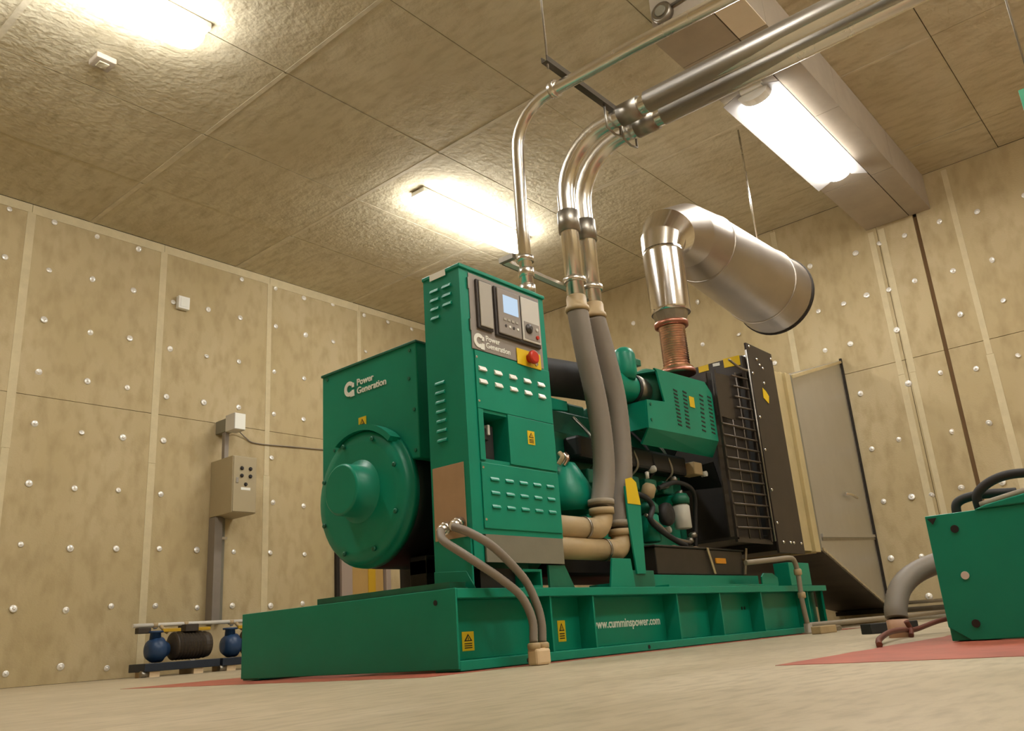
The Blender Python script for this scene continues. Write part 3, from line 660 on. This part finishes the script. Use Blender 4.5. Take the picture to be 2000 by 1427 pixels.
for k in range(15):
    z = .74+k*.083
    MB().tube([(5.575 if z < 1.54 else 5.86, ry+.018, z), (6.12, ry+.012, z+.015)], .0075, 6).build('guard_wire', M['wire'], rad)
for x, zz in ((5.76, 1.54), (5.93, 1.94)):
    MB().tube([(x, ry+.022, .67), (x+.01, ry+.022, zz)], .006, 6).build('guard_wire', M['wire'], rad)
MB().tube(crom([(5.86, ry+.02, 2.03), (5.98, ry, 1.985), (6.10, ry, 1.985), (6.16, ry, 2.0)]), .009, 8).build('overflow_pipe', M['steel_dk'], rad)
MB().tube([(6.12, ry-.005, .66), (6.14, ry-.005, 2.16)], .008, 8).build('edge_pipe', M['steel_dk'], rad)

# ------------------------------------------------------------------ radiator discharge duct
D = thing('discharge_duct', (8.3, 3.37, .1), 'grey sheet metal duct flaring from the radiator to the right wall', 'duct')
dx0, dx1 = 6.98, 9.81
MB().hexa([(dx0, 2.64, .63), (dx1, 3.10, .15), (dx1, 3.115, .15), (dx0, 2.655, .63), (dx0, 2.64, 2.10), (dx1, 3.10, 2.92), (dx1, 3.115, 2.92), (dx0, 2.655, 2.10)]).build('side_panel', M['duct'], D)
MB().hexa([(dx0, 4.095, .63), (dx1, 3.64, .15), (dx1, 3.655, .15), (dx0, 4.11, .63), (dx0, 4.095, 2.10), (dx1, 3.64, 2.92), (dx1, 3.655, 2.92), (dx0, 4.11, 2.10)]).build('side_panel', M['duct'], D)
MB().hexa([(dx0, 2.64, .615), (dx1, 3.10, .135), (dx1, 3.655, .135), (dx0, 4.11, .615), (dx0, 2.64, .629), (dx1, 3.10, .149), (dx1, 3.655, .149), (dx0, 4.11, .629)]).build('bottom_panel', M['duct_shaded'], D)
MB().hexa([(dx0, 2.64, 2.101), (dx1, 3.10, 2.921), (dx1, 3.655, 2.921), (dx0, 4.11, 2.101), (dx0, 2.64, 2.115), (dx1, 3.10, 2.935), (dx1, 3.655, 2.935), (dx0, 4.11, 2.115)]).build('top_panel', M['duct'], D)
def on_side(t, z, d=0.0): 
    x = dx0+(dx1-dx0)*t; y = 2.64+(3.10-2.64)*t
    return (x+.16*d, y-.987*d, z)
def strip(name, a, b, wd, m, d=.012):
    (t0, z0), (t1, z1) = a, b
    n_ = [on_side(t0, z0), on_side(t1, z1), on_side(t1, z1+wd), on_side(t0, z0+wd)]
    e = Vector(on_side(0, 0, d))-Vector(on_side(0, 0, 0))
    MB().prism(n_, e).build(name, m, D)
strip('bottom_angle', (0, .615), (1, .135), .022, M['steel'], .018)
strip('top_angle', (0, 2.075), (1, 2.90), .03, M['canvas'], .018)
strip('seam', (.03, .70), (1, .86), .02, M['steel_dk'], .010)
strip('seam', (.03, .725), (1, .885), .03, M['duct'], .016)
MB().tube([on_side(.50, 1.22, .02), on_side(.56, 1.225, .05), on_side(.66, 1.22, .05)], .014, 8).build('latch', M['steel'], D)
MB().box(dx1-.03, 3.075, .15, dx1, 3.099, 2.95).build('wall_flange', M['dark'], D)
MB().hexa([(9.76, 3.1, .09), (9.80, 3.1, .09), (9.80, 3.66, .09), (9.76, 3.66, .09), (9.76, 3.1, .134), (9.80, 3.1, .134), (9.80, 3.66, .134), (9.76, 3.66, .134)]).build('sill', M['dark'], D)
# canvas connector between radiator and duct
MB().box(6.665, 2.655, .61, 6.82, 2.675, 2.09).box(6.665, 4.075, .61, 6.82, 4.095, 2.09).box(6.665, 2.675, 2.07, 6.82, 4.075, 2.09).box(6.665, 2.675, .61, 6.82, 4.075, .63).build('canvas_connector', M['canvas'], D)
MB().box(6.822, 2.625, .60, 6.93, 2.665, 2.10).box(6.822, 4.085, .60, 6.93, 4.12, 2.10).box(6.822, 2.665, 2.08, 6.93, 4.085, 2.115).box(6.822, 2.665, .595, 6.93, 4.085, .63).build('duct_collar', M['canvas'], D, .004)
MB().box(6.932, 2.632, .615, 6.978, 2.66, 2.10).box(6.932, 4.09, .615, 6.978, 4.115, 2.10).box(6.932, 2.66, 2.09, 6.978, 4.09, 2.112).build('duct_flange', M['gplate'], D)

# ------------------------------------------------------------------ exhaust
E_ = thing('exhaust_silencer', (6.0, 2.93, 1.90), 'aluminium clad exhaust pipe and large silencer rising from copper bellows', 'exhaust')
ex, ey = 5.53, 2.93
prof = [(0, .115), (.02, .12), (.025, .098)]
for k in range(17): prof += [(.03+k*.019, .090), (.0395+k*.019, .101)]
prof += [(.355, .092), (.36, .118), (.385, .120), (.39, .10)]
bel = MB().lathe((ex-.02, ey, 1.935), (0, 0, 1), prof, 32, smooth=False).build('bellows', M['copper'], E_)
MB().lathe((ex-.02, ey, 2.285), (0, 0, 1), [(0, .10), (.004, .128), (.034, .130), (.04, .11)], 28).build('flange', M['copper_dk'], E_)
MB().lathe((ex-.02, ey, 1.90), (0, 0, 1), [(0, .12), (.005, .135), (.034, .135), (.036, .11)], 28).build('flange', M['copper_dk'], E_)
MB().lathe((ex-.01, ey, 2.326), (0, 0, 1), [(0, .112), (.035, .125), (.10, .146)], 10, smooth=False).build('cone', M['steel_dk'], E_)
MB().lathe((ex, ey, 2.40), (0, 0, 1), [(0, .150), (.03, .152), (.50, .160), (.53, .160)], 36).build('riser_pipe', M['alu'], E_)
def ring_seq(seq, name, m):
    """mitred sections: list of (centre, direction, radius) rings"""
    mb_ = MB(); seg = 36; n0 = 0
    for i in range(len(seq)-1):
        base_n = len(mb_.v)
        for (c, d, r) in (seq[i], seq[i+1]):
            d = Vector(d).normalized(); v_ = Vector((0, 1, 0)); u_ = v_.cross(d)
            for s in range(seg):
                a = 2*PI*s/seg
                mb_.v.append(tuple(Vector(c)+(u_*math.cos(a)+v_*math.sin(a))*r))
        for s in range(seg):
            t = (s+1) % seg
            mb_.face([base_n+s, base_n+t, base_n+seg+t, base_n+seg+s], True)
    return mb_.build(name, m, E_)
ring_seq([((ex, ey, 2.93), (0, 0, 1), .160), ((ex+.03, ey, 3.02), (.45, 0, 1), .178), ((ex+.14, ey, 3.13), (1, 0, .9), .215)], 'elbow', M['alu'])
ring_seq([((ex+.14, ey, 3.13), (1, 0, .9), .215), ((ex+.42, ey, 3.21), (1, 0, .35), .265), ((ex+.72, ey, 3.19), (1, 0, 0), .305)], 'elbow_cone', M['alu_soft'])
MB().lathe((ex+.72, ey, 3.19), (1, 0, -.04), [(0, .305), (.008, .312), (.02, .306), (1.40, .380), (1.41, .384), (1.43, .384)], 48).build('silencer_body', M['alu_soft'], E_)
MB().lathe((ex+2.15, ey, 3.133), (1, 0, -.04), [(0, .382), (.005, .396), (.03, .396), (.035, .36)], 48).build('end_band', M['dark'], E_)
MB().tube([(ex+1.82, ey-.06, 3.52), (ex+1.82, ey-.06, H)], .010, 8).build('hanger_rod', M['steel'], E_)
MB().lathe((ex+1.81, ey, 3.147), (1, 0, -.04), [(0, .366), (.003, .372), (.027, .374), (.03, .368)], 48).build('hanger_band', M['alu_soft'], E_)

# ------------------------------------------------------------------ conduits
def big_run(x, label, elbow_z, flex, ret, cutx, yend):
    t = thing('cable_conduit', (x, 2.7, elbow_z-.06), label, 'conduit', 'pair of thick cable conduits')
    r = .056
    arc = [(x, 2.70, 2.02), (x, 2.70, 2.60), (x, 2.70, 2.72)]
    for k in range(1, 9):
        a = k/8*PI/2
        arc.append((x, 2.70-.36*(1-math.cos(a)), 2.72+.36*math.sin(a)))
    arc += [(x, 2.0, 3.078), (x, 1.0, 3.06), (x, 0, 3.05), (x, yend, 3.04)]
    MB().tube(arc, r, 20).build('steel_pipe', M['steel'], t)
    MB().lathe((x, 2.70, 2.47), (0, 0, 1), [(0, r+.001), (.002, r+.011), (.14, r+.011), (.142, r+.001)], 22).build('coupling', M['steel_dk'], t)
    MB().tube([(x, 2.10, 3.08), (x, 2.24, 3.082)], r+.012, 20).build('coupling', M['steel_dk'], t)
    MB().tube([(x, yend, 3.05), (x, 2.05, 3.085)], r+.010, 20).build('outer_sleeve', M['steel_grey'], t)
    MB().lathe((x, 2.70, 2.13), (0, 0, 1), [(0, r+.001), (.002, r+.014), (.03, r+.014), (.032, r+.001)], 18).build('clamp', M['steel'], t)
    MB().lathe((x, 2.70, 1.945), (0, 0, 1), [(0, r+.012), (.01, r+.018), (.03, r+.016), (.032, r+.006), (.09, r+.005), (.10, r+.001)], 22).build('connector', M['cream'], t)
    pts = crom(flex, 20)
    MB().tube(pts, lambda i, t_: .063+.0012*(i % 2), 20).build('flexible_hose', M['grey_hose'], t)
    ex_, ez_ = flex[-1][0], flex[-1][2]
    MB().tube([(ex_+.004, 2.7, ez_+.045), (ex_+.002, 2.7, ez_+.015)], .075, 18).build('hose_nut', M['cream_hose'], t)
    MB().tube([(ex_, 2.7, ez_+.0), (ex_, 2.7, ez_-.035)], .071, 18).build('hose_nut', M['cream'], t)
    R_ = .085; arc2 = [(ex_, 2.7, ez_-.035)]
    for k in range(1, 8):
        a = k/7*PI/2
        arc2.append((ex_-R_*(1-math.cos(a)), 2.7, ez_-.035-R_*math.sin(a)))
    xe = ex_-R_; ze = ez_-.035-R_
    MB().tube(arc2 + [(xe-.10, 2.7, ze)], .060, 18).build('elbow', M['cream'], t)
    MB().tube([(xe-.10, 2.7, ze), (xe-.115, 2.7, ze)], .064, 18).build('collar', M['steel_dk'], t)
    MB().tube([(xe-.115, 2.7, ze), (cx1+.004, 2.7, ze)], .059, 18).build('entry_pipe', M['cream'], t)
    return t
big_run(3.935, 'left thick conduit of the pair, entering the cabinet side at the higher elbow', .78,
        [(3.935, 2.7, 1.955), (3.975, 2.7, 1.70), (4.035, 2.7, 1.42), (4.055, 2.7, 1.17), (4.035, 2.7, .96), (3.975, 2.7, .775)], 0, 0, -1.6)
big_run(4.115, 'right thick conduit of the pair, entering the cabinet side at the lower elbow', .66,
        [(4.115, 2.7, 1.955), (4.185, 2.7, 1.73), (4.25, 2.7, 1.45), (4.245, 2.7, 1.13), (4.20, 2.7, .885), (4.145, 2.7, .665)], 0, 0, -1.6)
t = thing('thin_conduit', (3.40, 2.64, 1.89), 'thin galvanised conduit rising from the cabinet roof to the ceiling run', 'conduit')
tp = [(3.405, 2.65, 1.892), (3.395, 2.645, 2.3), (3.385, 2.63, 2.70), (3.383, 2.625, 2.78)]
for k in range(1, 8):
    a = k/7*PI/2
    tp.append((3.383, 2.625-.26*(1-math.cos(a)), 2.78+.26*math.sin(a)))
tp += [(3.39, 1.8, 3.035), (3.40, .8, 3.0), (3.40, -1.6, 2.96)]
MB().tube(tp, .036, 16).build('steel_pipe', M['steel'], t)
for z in (1.90, 2.0): MB().lathe((3.402, 2.649, z), (0, 0, 1), [(0, .038), (.002, .045), (.05, .045), (.052, .038)], 16).build('coupling', M['steel'], t)
MB().lathe((3.398, 2.647, 2.09), (0, 0, 1), [(0, .037), (.002, .05), (.03, .05), (.032, .037)], 16).build('clamp', M['steel'], t)
MB().tube([(3.385, 2.31, 3.043), (3.385, 2.35, 3.043)], .05, 16).build('clamp', M['steel'], t)
t = thing('strut_hanger', (3.8, 2.30, 3.10), 'dark slotted strut hung on a threaded rod above the conduit bends', 'bracket')
MB().box(3.27, 2.28, 3.150, 4.30, 2.32, 3.156).box(3.27, 2.28, 3.156, 4.30, 2.286, 3.186).box(3.27, 2.314, 3.156, 4.30, 2.32, 3.186).build('strut', M['strut'], t)
for x in (3.30,): MB().tube([(x, 2.30, 3.12), (x, 2.30, H)], .006, 8).build('threaded_rod', M['steel_dk'], t)
for x in (3.935, 4.115): MB().tube([(x-.08, 2.30, 3.145), (x-.075, 2.30, 3.0), (x, 2.30, 2.985), (x+.075, 2.30, 3.0), (x+.08, 2.30, 3.145)], .008, 8).build('saddle', M['steel_dk'], t)
t = thing('strut_hanger', (3.65, 2.68, 2.10), 'short steel strut tying the thin conduit to the thick pair', 'bracket')
MB().box(3.35, 2.70-.015+.045, 2.105, 4.22, 2.775, 2.125).box(3.35, 2.77, 2.105, 4.22, 2.776, 2.145).build('strut', M['steel'], t)
MB().box(3.33, 2.68, 2.11, 3.36, 2.78, 2.14).build('strut_end', M['steel_dk'], t)
# small flexible conduits from the floor sleeve to the cabinet end plate
def flex_small(label, pts, start):
    t = thing('flexible_conduit', pts[-1], label, 'conduit', 'small flexible conduits at the cabinet')
    MB().tube(crom(pts, 12), lambda i, t_: .0185+.0008*(i % 2), 12).build('hose', M['grey_hose'], t)
    MB().tube([start, tuple((Vector(start)*.45+Vector(pts[0])*.55)), pts[0]], .021, 12).build('gland', M['steel'], t)
    MB().tube([tuple(Vector(start)*.62+Vector(pts[0])*.38), tuple(Vector(start)*.30+Vector(pts[0])*.70)], .029, 8).build('gland_nut', M['steel'], t)
    return t
flex_small('small grey flexible conduit leaving the cabinet plate on its left', [(2.715, 2.715, .595), (2.675, 2.66, .545), (2.70, 2.58, .485), (2.77, 2.53, .425), (2.86, 2.50, .365), (2.955, 2.475, .29), (2.995, 2.455, .19), (2.985, 2.448, .095)], (2.80, 2.74, .625))
flex_small('small grey flexible conduit leaving the cabinet plate on its right', [(2.715, 2.635, .605), (2.735, 2.55, .565), (2.82, 2.51, .51), (2.92, 2.49, .43), (3.005, 2.48, .35), (3.045, 2.462, .25), (3.052, 2.450, .17), (3.045, 2.448, .095)], (2.80, 2.665, .635))
t = thing('floor_sleeve', (3.01, 2.445, 0), 'cream conduit sleeve standing on the floor beside the green base frame', 'sleeve')
MB().box(2.965, 2.415, 0, 3.06, 2.475, .070).build('sleeve', M['sleeve'], t, .012)
for x in (2.985, 3.045): MB().lathe((x, 2.448, .066), (0, 0, 1), [(0, .026), (.006, .029), (.022, .029), (.028, .021)], 14).build('collar', M['cream'], t)

# ------------------------------------------------------------------ fuel pipe along the frame end and pipes by the right wall
t = thing('drain_pipe', (6.1, 2.5, 0), 'thin grey drain pipe bending down past the rear end of the base frame', 'pipe')
MB().tube(crom([(5.52, 2.62, .492), (5.78, 2.53, .508), (5.99, 2.50, .520), (6.06, 2.50, .49), (6.085, 2.50, .40), (6.075, 2.50, .235), (6.10, 2.50, .06)], 6), .018, 10).build('pipe', M['cream_hose'], t)
for z in (.40, .24): MB().lathe((6.085, 2.50, z), (0, 0, 1), [(0, .02), (.006, .028), (.04, .028), (.046, .02)], 12).build('union', M['cream'], t)
MB().lathe((6.105, 2.50, 0), (0, 0, 1), [(0, .05), (.01, .05), (.012, .03), (.07, .028)], 12).build('foot_elbow', M['cream_hose'], t)
MB().tube([(6.10, 2.50, .055), (7.9, 2.44, .058), (9.60, 2.42, .065)], .020, 10).build('pipe', M['cream_hose'], t)
t = thing('pipe_fitting', (5.9, 2.35, 0), 'pale grey fitting lying on the floor at the foot of the drain pipe', 'fitting')
MB().box(5.80, 2.29, .0, 6.08, 2.36, .05).build('body', M['cream'], t, .006)
MB().tube([(6.08, 2.325, .026), (6.20, 2.315, .026)], .018, 8).build('nipple', M['steel_dk'], t)
t = thing('black_block', (5.2, 1.72, 0), 'black rubber block lying on the floor near the second base unit', 'block')
MB().hexa([(5.02, 1.70, 0), (5.30, 1.53, 0), (5.36, 1.61, 0), (5.08, 1.78, 0), (5.02, 1.70, .055), (5.30, 1.53, .055), (5.36, 1.61, .055), (5.08, 1.78, .055)]).build('block', M['rubber'], t, .004)
for k, (z, r, lab) in enumerate(((.175, .020, 'upper thin pipe running low along the right wall'), (.105, .026, 'middle dark pipe running low along the right wall'), (.040, .034, 'pale pipe lying on the floor along the right wall'))):
    t = thing('wall_pipe', (9.7, 1.0, z), lab, 'pipe')
    MB().tube([(9.72-k*.10, 2.98, z), (9.72-k*.10, 1.0, z+.006), (9.72-k*.10, -1.2, z+.012)], r, 10).build('pipe', M[('steel', 'steel_dk', 'lightgrey')[k]], t)
    for y in (2.2, .9, -.4): MB().box(9.72-k*.10-r-.006, y-.02, max(0, z-r-.01) if k else z-r-.006, 9.818 if k == 0 else 9.72-k*.10+r+.006, y+.02, z+r+.012).build('clip', M['steel_dk'], t)

# ------------------------------------------------------------------ second base unit at the right edge
S = thing('base_unit', (4.5, .0, 0), 'green steel base frame of a second machine cut by the right edge of view', 'base frame')
MB().prism([(3.33, .865, .05), (3.33, .80, .004), (3.33, -.75, .004), (3.33, -.75, .43), (3.33, .865, .434)], (.012, 0, 0)).build('end_plate', M['green'], S, .003)
mb = MB()
for ya, yb, wb_ in ((.715, .865, .74), (-.75, -.60, -.63)):
    mb.box(3.342, ya, .39, 7.5, yb, .432).box(3.342, ya, .004, 7.5, yb, .05).box(3.342, wb_-.01, .05, 7.5, wb_+.01, .39)
mb.build('side_rail', M['green'], S, .003)
MB().prism([(3.325, .70, .434), (3.325, -.75, .434), (3.325, -.75, .56), (3.325, .30, .505), (3.325, .66, .447)], (.25, 0, 0)).build('cover_plate', M['green'], S, .004)
for y, z, m, r in ((.775, .378, 'black', .014), (.775, .218, 'lightgrey', .014), (.775, .058, 'black', .014)):
    MB().lathe((3.33, y, z), (-1, 0, 0), [(0, r), (.003, r*.95)], 14).build('bolt_hole', M[m], S)
MB().prism([(3.329, .858, .424), (3.329, .826, .424), (3.329, .842, .402)], (-.002, 0, 0)).build('bolt_hole', M['black'], S)
for k, pts in enumerate(([(3.42, .70, .43), (3.41, .69, .50), (3.42, .60, .545), (3.44, .45, .54), (3.46, .2, .53)], [(3.52, .80, .43), (3.52, .79, .485), (3.54, .72, .505), (3.58, .60, .50)])):
    MB().tube(crom(pts, 8), .017, 10).build('cable', M['rubber'], S)
MB().tube(crom([(3.40, .69, .452), (3.39, .50, .485), (3.38, .2, .53), (3.38, -.2, .57)], 8), .014, 8).build('cable', M['cream_hose'], S)
t = thing('flexible_conduit', (4.2, 1.3, 0), 'thick grey flexible conduit curving from the floor into the second base unit', 'conduit')
MB().tube(crom([(4.20, 1.30, .085), (4.215, 1.30, .13), (4.29, 1.28, .22), (4.42, 1.22, .29), (4.60, 1.08, .345), (4.70, .92, .37), (4.72, .75, .375)], 14), lambda i, t_: .049+.0012*(i % 2), 16).build('hose', M['grey_hose'], t)
MB().lathe((4.20, 1.30, 0), (0, 0, 1), [(0, .048), (.075, .048), (.08, .04)], 18).build('sleeve', M['sleeve_pink'], t)
t = thing('red_cable', (3.9, 1.25, 0), 'reddish brown cable wrapped round the grey conduit foot and trailing on the floor', 'cable')
MB().tube(crom([(3.18, 1.06, .008), (3.40, 1.13, .020), (3.75, 1.20, .035), (4.05, 1.235, .035), (4.22, 1.235, .030), (4.55, 1.19, .060), (4.9, 1.08, .065), (5.2, .93, .02)], 8), .011, 8).build('cable', M['redcable'], t)
MB().tube(crom([(4.12, 1.238, .07), (4.13, 1.23, .035), (4.09, 1.22, .008)], 6), .012, 8).build('cable_tail', M['redcable'], t)

# ------------------------------------------------------------------ left wall: control box, trunking, pumps
t = thing('wall_box', (5.35, 8.63, 1.65), 'grey beige electrical control box on the left wall with four round buttons', 'control box')
bx = MB().box(5.165, 8.40, 1.645, 5.475, YW-.006, 2.285).build('body', M['box'], t, .006)
MB().box(5.175, 8.388, 1.655, 5.465, 8.40, 2.275).build('door', M['box'], t, .004)
for i, x in enumerate((5.275, 5.385)):
    for j, z in enumerate((2.145, 2.060)):
        MB().lathe((x, 8.388, z), (0, -1, 0), [(0, .022), (.008, .022), (.009, .015), (.022, .014)], 14).build('button', M['black'], t)
MB().lathe((5.33, 8.388, 1.965), (0, -1, 0), [(0, .022), (.01, .020), (.02, .012)], 14).build('selector_switch', M['black'], t)
MB().box(5.205, 8.380, 1.975, 5.235, 8.388, 2.035).build('lock', M['steel_dk'], t, .003)
MB().box(5.27, 8.386, 1.900, 5.39, 8.388, 1.930).build('name_plate', M['white'], t)
t = thing('cable_trunking', (5.22, 8.75, .5), 'grey cable trunking running down the left wall from the control box', 'trunking')
MB().box(5.165, 8.72, .50, 5.26, YW-.006, 1.64).build('channel', M['grey_hose'], t, .003)
MB().box(5.30, 8.80, .50, 5.34, YW-.006, 1.64).build('pipe_cover', M['gplate'], t, .003)
MB().box(5.28, 8.78, 1.40, 5.36, 8.798, 1.43).build('clip', M['steel'], t)
t = thing('junction_box', (5.28, 8.62, 2.60), 'small white junction box on the left wall above the control box', 'junction box')
MB().box(5.19, 8.43, 2.60, 5.335, 8.62, 2.795).build('body', M['lightgrey'], t, .006)
MB().box(5.195, 8.424, 2.605, 5.33, 8.43, 2.79).build('cover', M['white'], t, .004)
MB().box(5.21, 8.62, 2.62, 5.32, YW-.006, 2.77).build('back_plate', M['gplate'], t)
t = thing('short_conduit', (5.22, 8.66, 2.29), 'short grey conduit linking the control box to the white junction box', 'conduit')
MB().box(5.19, 8.62, 2.288, 5.245, 8.68, 2.598).build('pipe', M['grey_hose'], t, .004)
t = thing('wire', (5.7, 8.85, 2.6), 'thin wire running across the left wall from the white junction box', 'wire')
MB().tube(crom([(5.337, 8.64, 2.68), (5.45, 8.78, 2.70), (5.60, 8.84, 2.63), (5.75, 8.845, 2.58), (6.3, 8.845, 2.60), (7.0, 8.845, 2.63)], 6), .007, 6).build('cable', M['grey_hose'], t)
t = thing('sensor_box', (4.70, 8.8, 4.04), 'small pale square sensor box high on the left wall below the ceiling', 'sensor')
MB().box(4.635, 8.79, 4.06, 4.775, YW-.006, 4.215).build('body', M['white_gl'], t, .006)
MB().box(4.66, 8.786, 4.085, 4.75, 8.79, 4.19).build('cover', M['white'], t)
def pump(x, label):
    t = thing('fuel_pump', (x+.35, 8.25, 0), label, 'pump', 'blue pumps on the left wall floor')
    MB().box(x-.06, 8.10, .05, x+.72, 8.42, .125).build('base_plate', M['navy'], t, .006)
    for xa in (x, x+.45): MB().box(xa, 8.12, 0, xa+.10, 8.40, .06).build('foot', M['sleeve'], t)
    MB().lathe((x+.11, 8.26, .245), (1, 0, 0), [(-.08, .04), (-.07, .085), (-.02, .118), (.06, .118), (.08, .09), (.13, .06)], 24).build('pump_body', M['blue'], t)
    MB().lathe((x+.11, 8.26, .34), (0, 0, 1), [(0, .055), (.06, .05), (.062, .075), (.08, .075)], 16).build('outlet_flange', M['blue'], t)
    MB().lathe((x+.26, 8.26, .27), (1, 0, 0), [(0, .06), (.02, .115), (.03, .13)] + [q for k in range(9) for q in ((.04+k*.034, .135), (.06+k*.034, .120))] + [(.36, .13), (.40, .12), (.42, .05)], 24, smooth=False).build('motor', M['motor'], t)
    MB().box(x+.38, 8.18, .40, x+.52, 8.34, .47).build('terminal_box', M['motor'], t, .006)
    MB().lathe((x-.02, 8.14, .03), (1, 0, 0), [(-.06, .03), (0, .03)], 10).build('drain_plug', M['steel_dk'], t)
    return t
pump(4.19, 'blue pump with dark motor on the floor at the left wall, fully in view')
pump(5.0, 'blue pump with dark motor half hidden behind the green base frame')
t = thing('pipe_manifold', (4.9, 8.28, .46), 'pale horizontal pipe manifold with yellow valve handles above the blue pumps', 'pipe')
MB().tube([(4.08, 8.28, .475), (4.6, 8.28, .478), (5.9, 8.28, .485)], .020, 12).build('header_pipe', M['lightgrey'], t)
for k, x in enumerate((4.30, 4.62, 5.13, 5.45)):
    MB().tube([(x, 8.28, .475), (x, 8.27, .442 if k % 2 == 0 else .47)], .019, 10).build('riser', M['lightgrey'], t)
    MB().lathe((x, 8.28, .452), (0, 0, 1), [(0, .03), (.045, .03)], 10).build('tee', M['cream'], t)
    MB().box(x+.05, 8.215, .405, x+.24, 8.24, .438).build('valve_handle', M['brass'], t, .004)
    MB().tube([(x+.05, 8.28, .475), (x+.08, 8.25, .425), (x+.12, 8.25, .40)], .018, 8).build('valve', M['cream'], t)
MB().box(4.12, 8.25, .40, 4.25, 8.32, .455).build('strainer', M['motor'], t, .006)

# ------------------------------------------------------------------ ceiling odds and ends
t = thing('ceiling_junction_box', (5.03, 2.38, 4.55), 'round dark grey junction box on the end of the dropped beam', 'junction box')
MB().lathe((5.07, 2.40, 4.60), (-1, 0, 0), [(0, .085), (.05, .085), (.06, .07)], 20).build('body', M['steel_dk'], t)
MB().lathe((5.008, 2.40, 4.60), (-1, 0, 0), [(0, .05), (.012, .04)], 16).build('cover', M['gplate'], t)
MB().tube([(5.04, 2.32, 4.62), (5.04, 1.6, 4.66)], .012, 8).build('stub_pipe', M['steel_dk'], t)
t = thing('smoke_detector', (2.45, 6.09, H-.05), 'small square pale fitting on the ceiling below the upper left light', 'detector')
MB().box(2.37, 6.01, H-.05, 2.53, 6.17, H-.001).build('body', M['beam'], t, .008)
MB().box(2.41, 6.05, H-.06, 2.49, 6.13, H-.05).build('cover', M['ceil'], t, .004)
t = thing('exit_sign', (5.0, .1, 2.66), 'green hanging sign just entering at the right edge of view', 'sign')
MB().box(4.985, -.25, 2.665, 5.015, .345, 2.80).build('panel', M['exit'], t, .004)
for y in (-.2, .28): MB().tube([(5.0, y, 2.79), (5.0, y, H)], .006, 8).build('hanging_rod', M['steel_dk'], t)
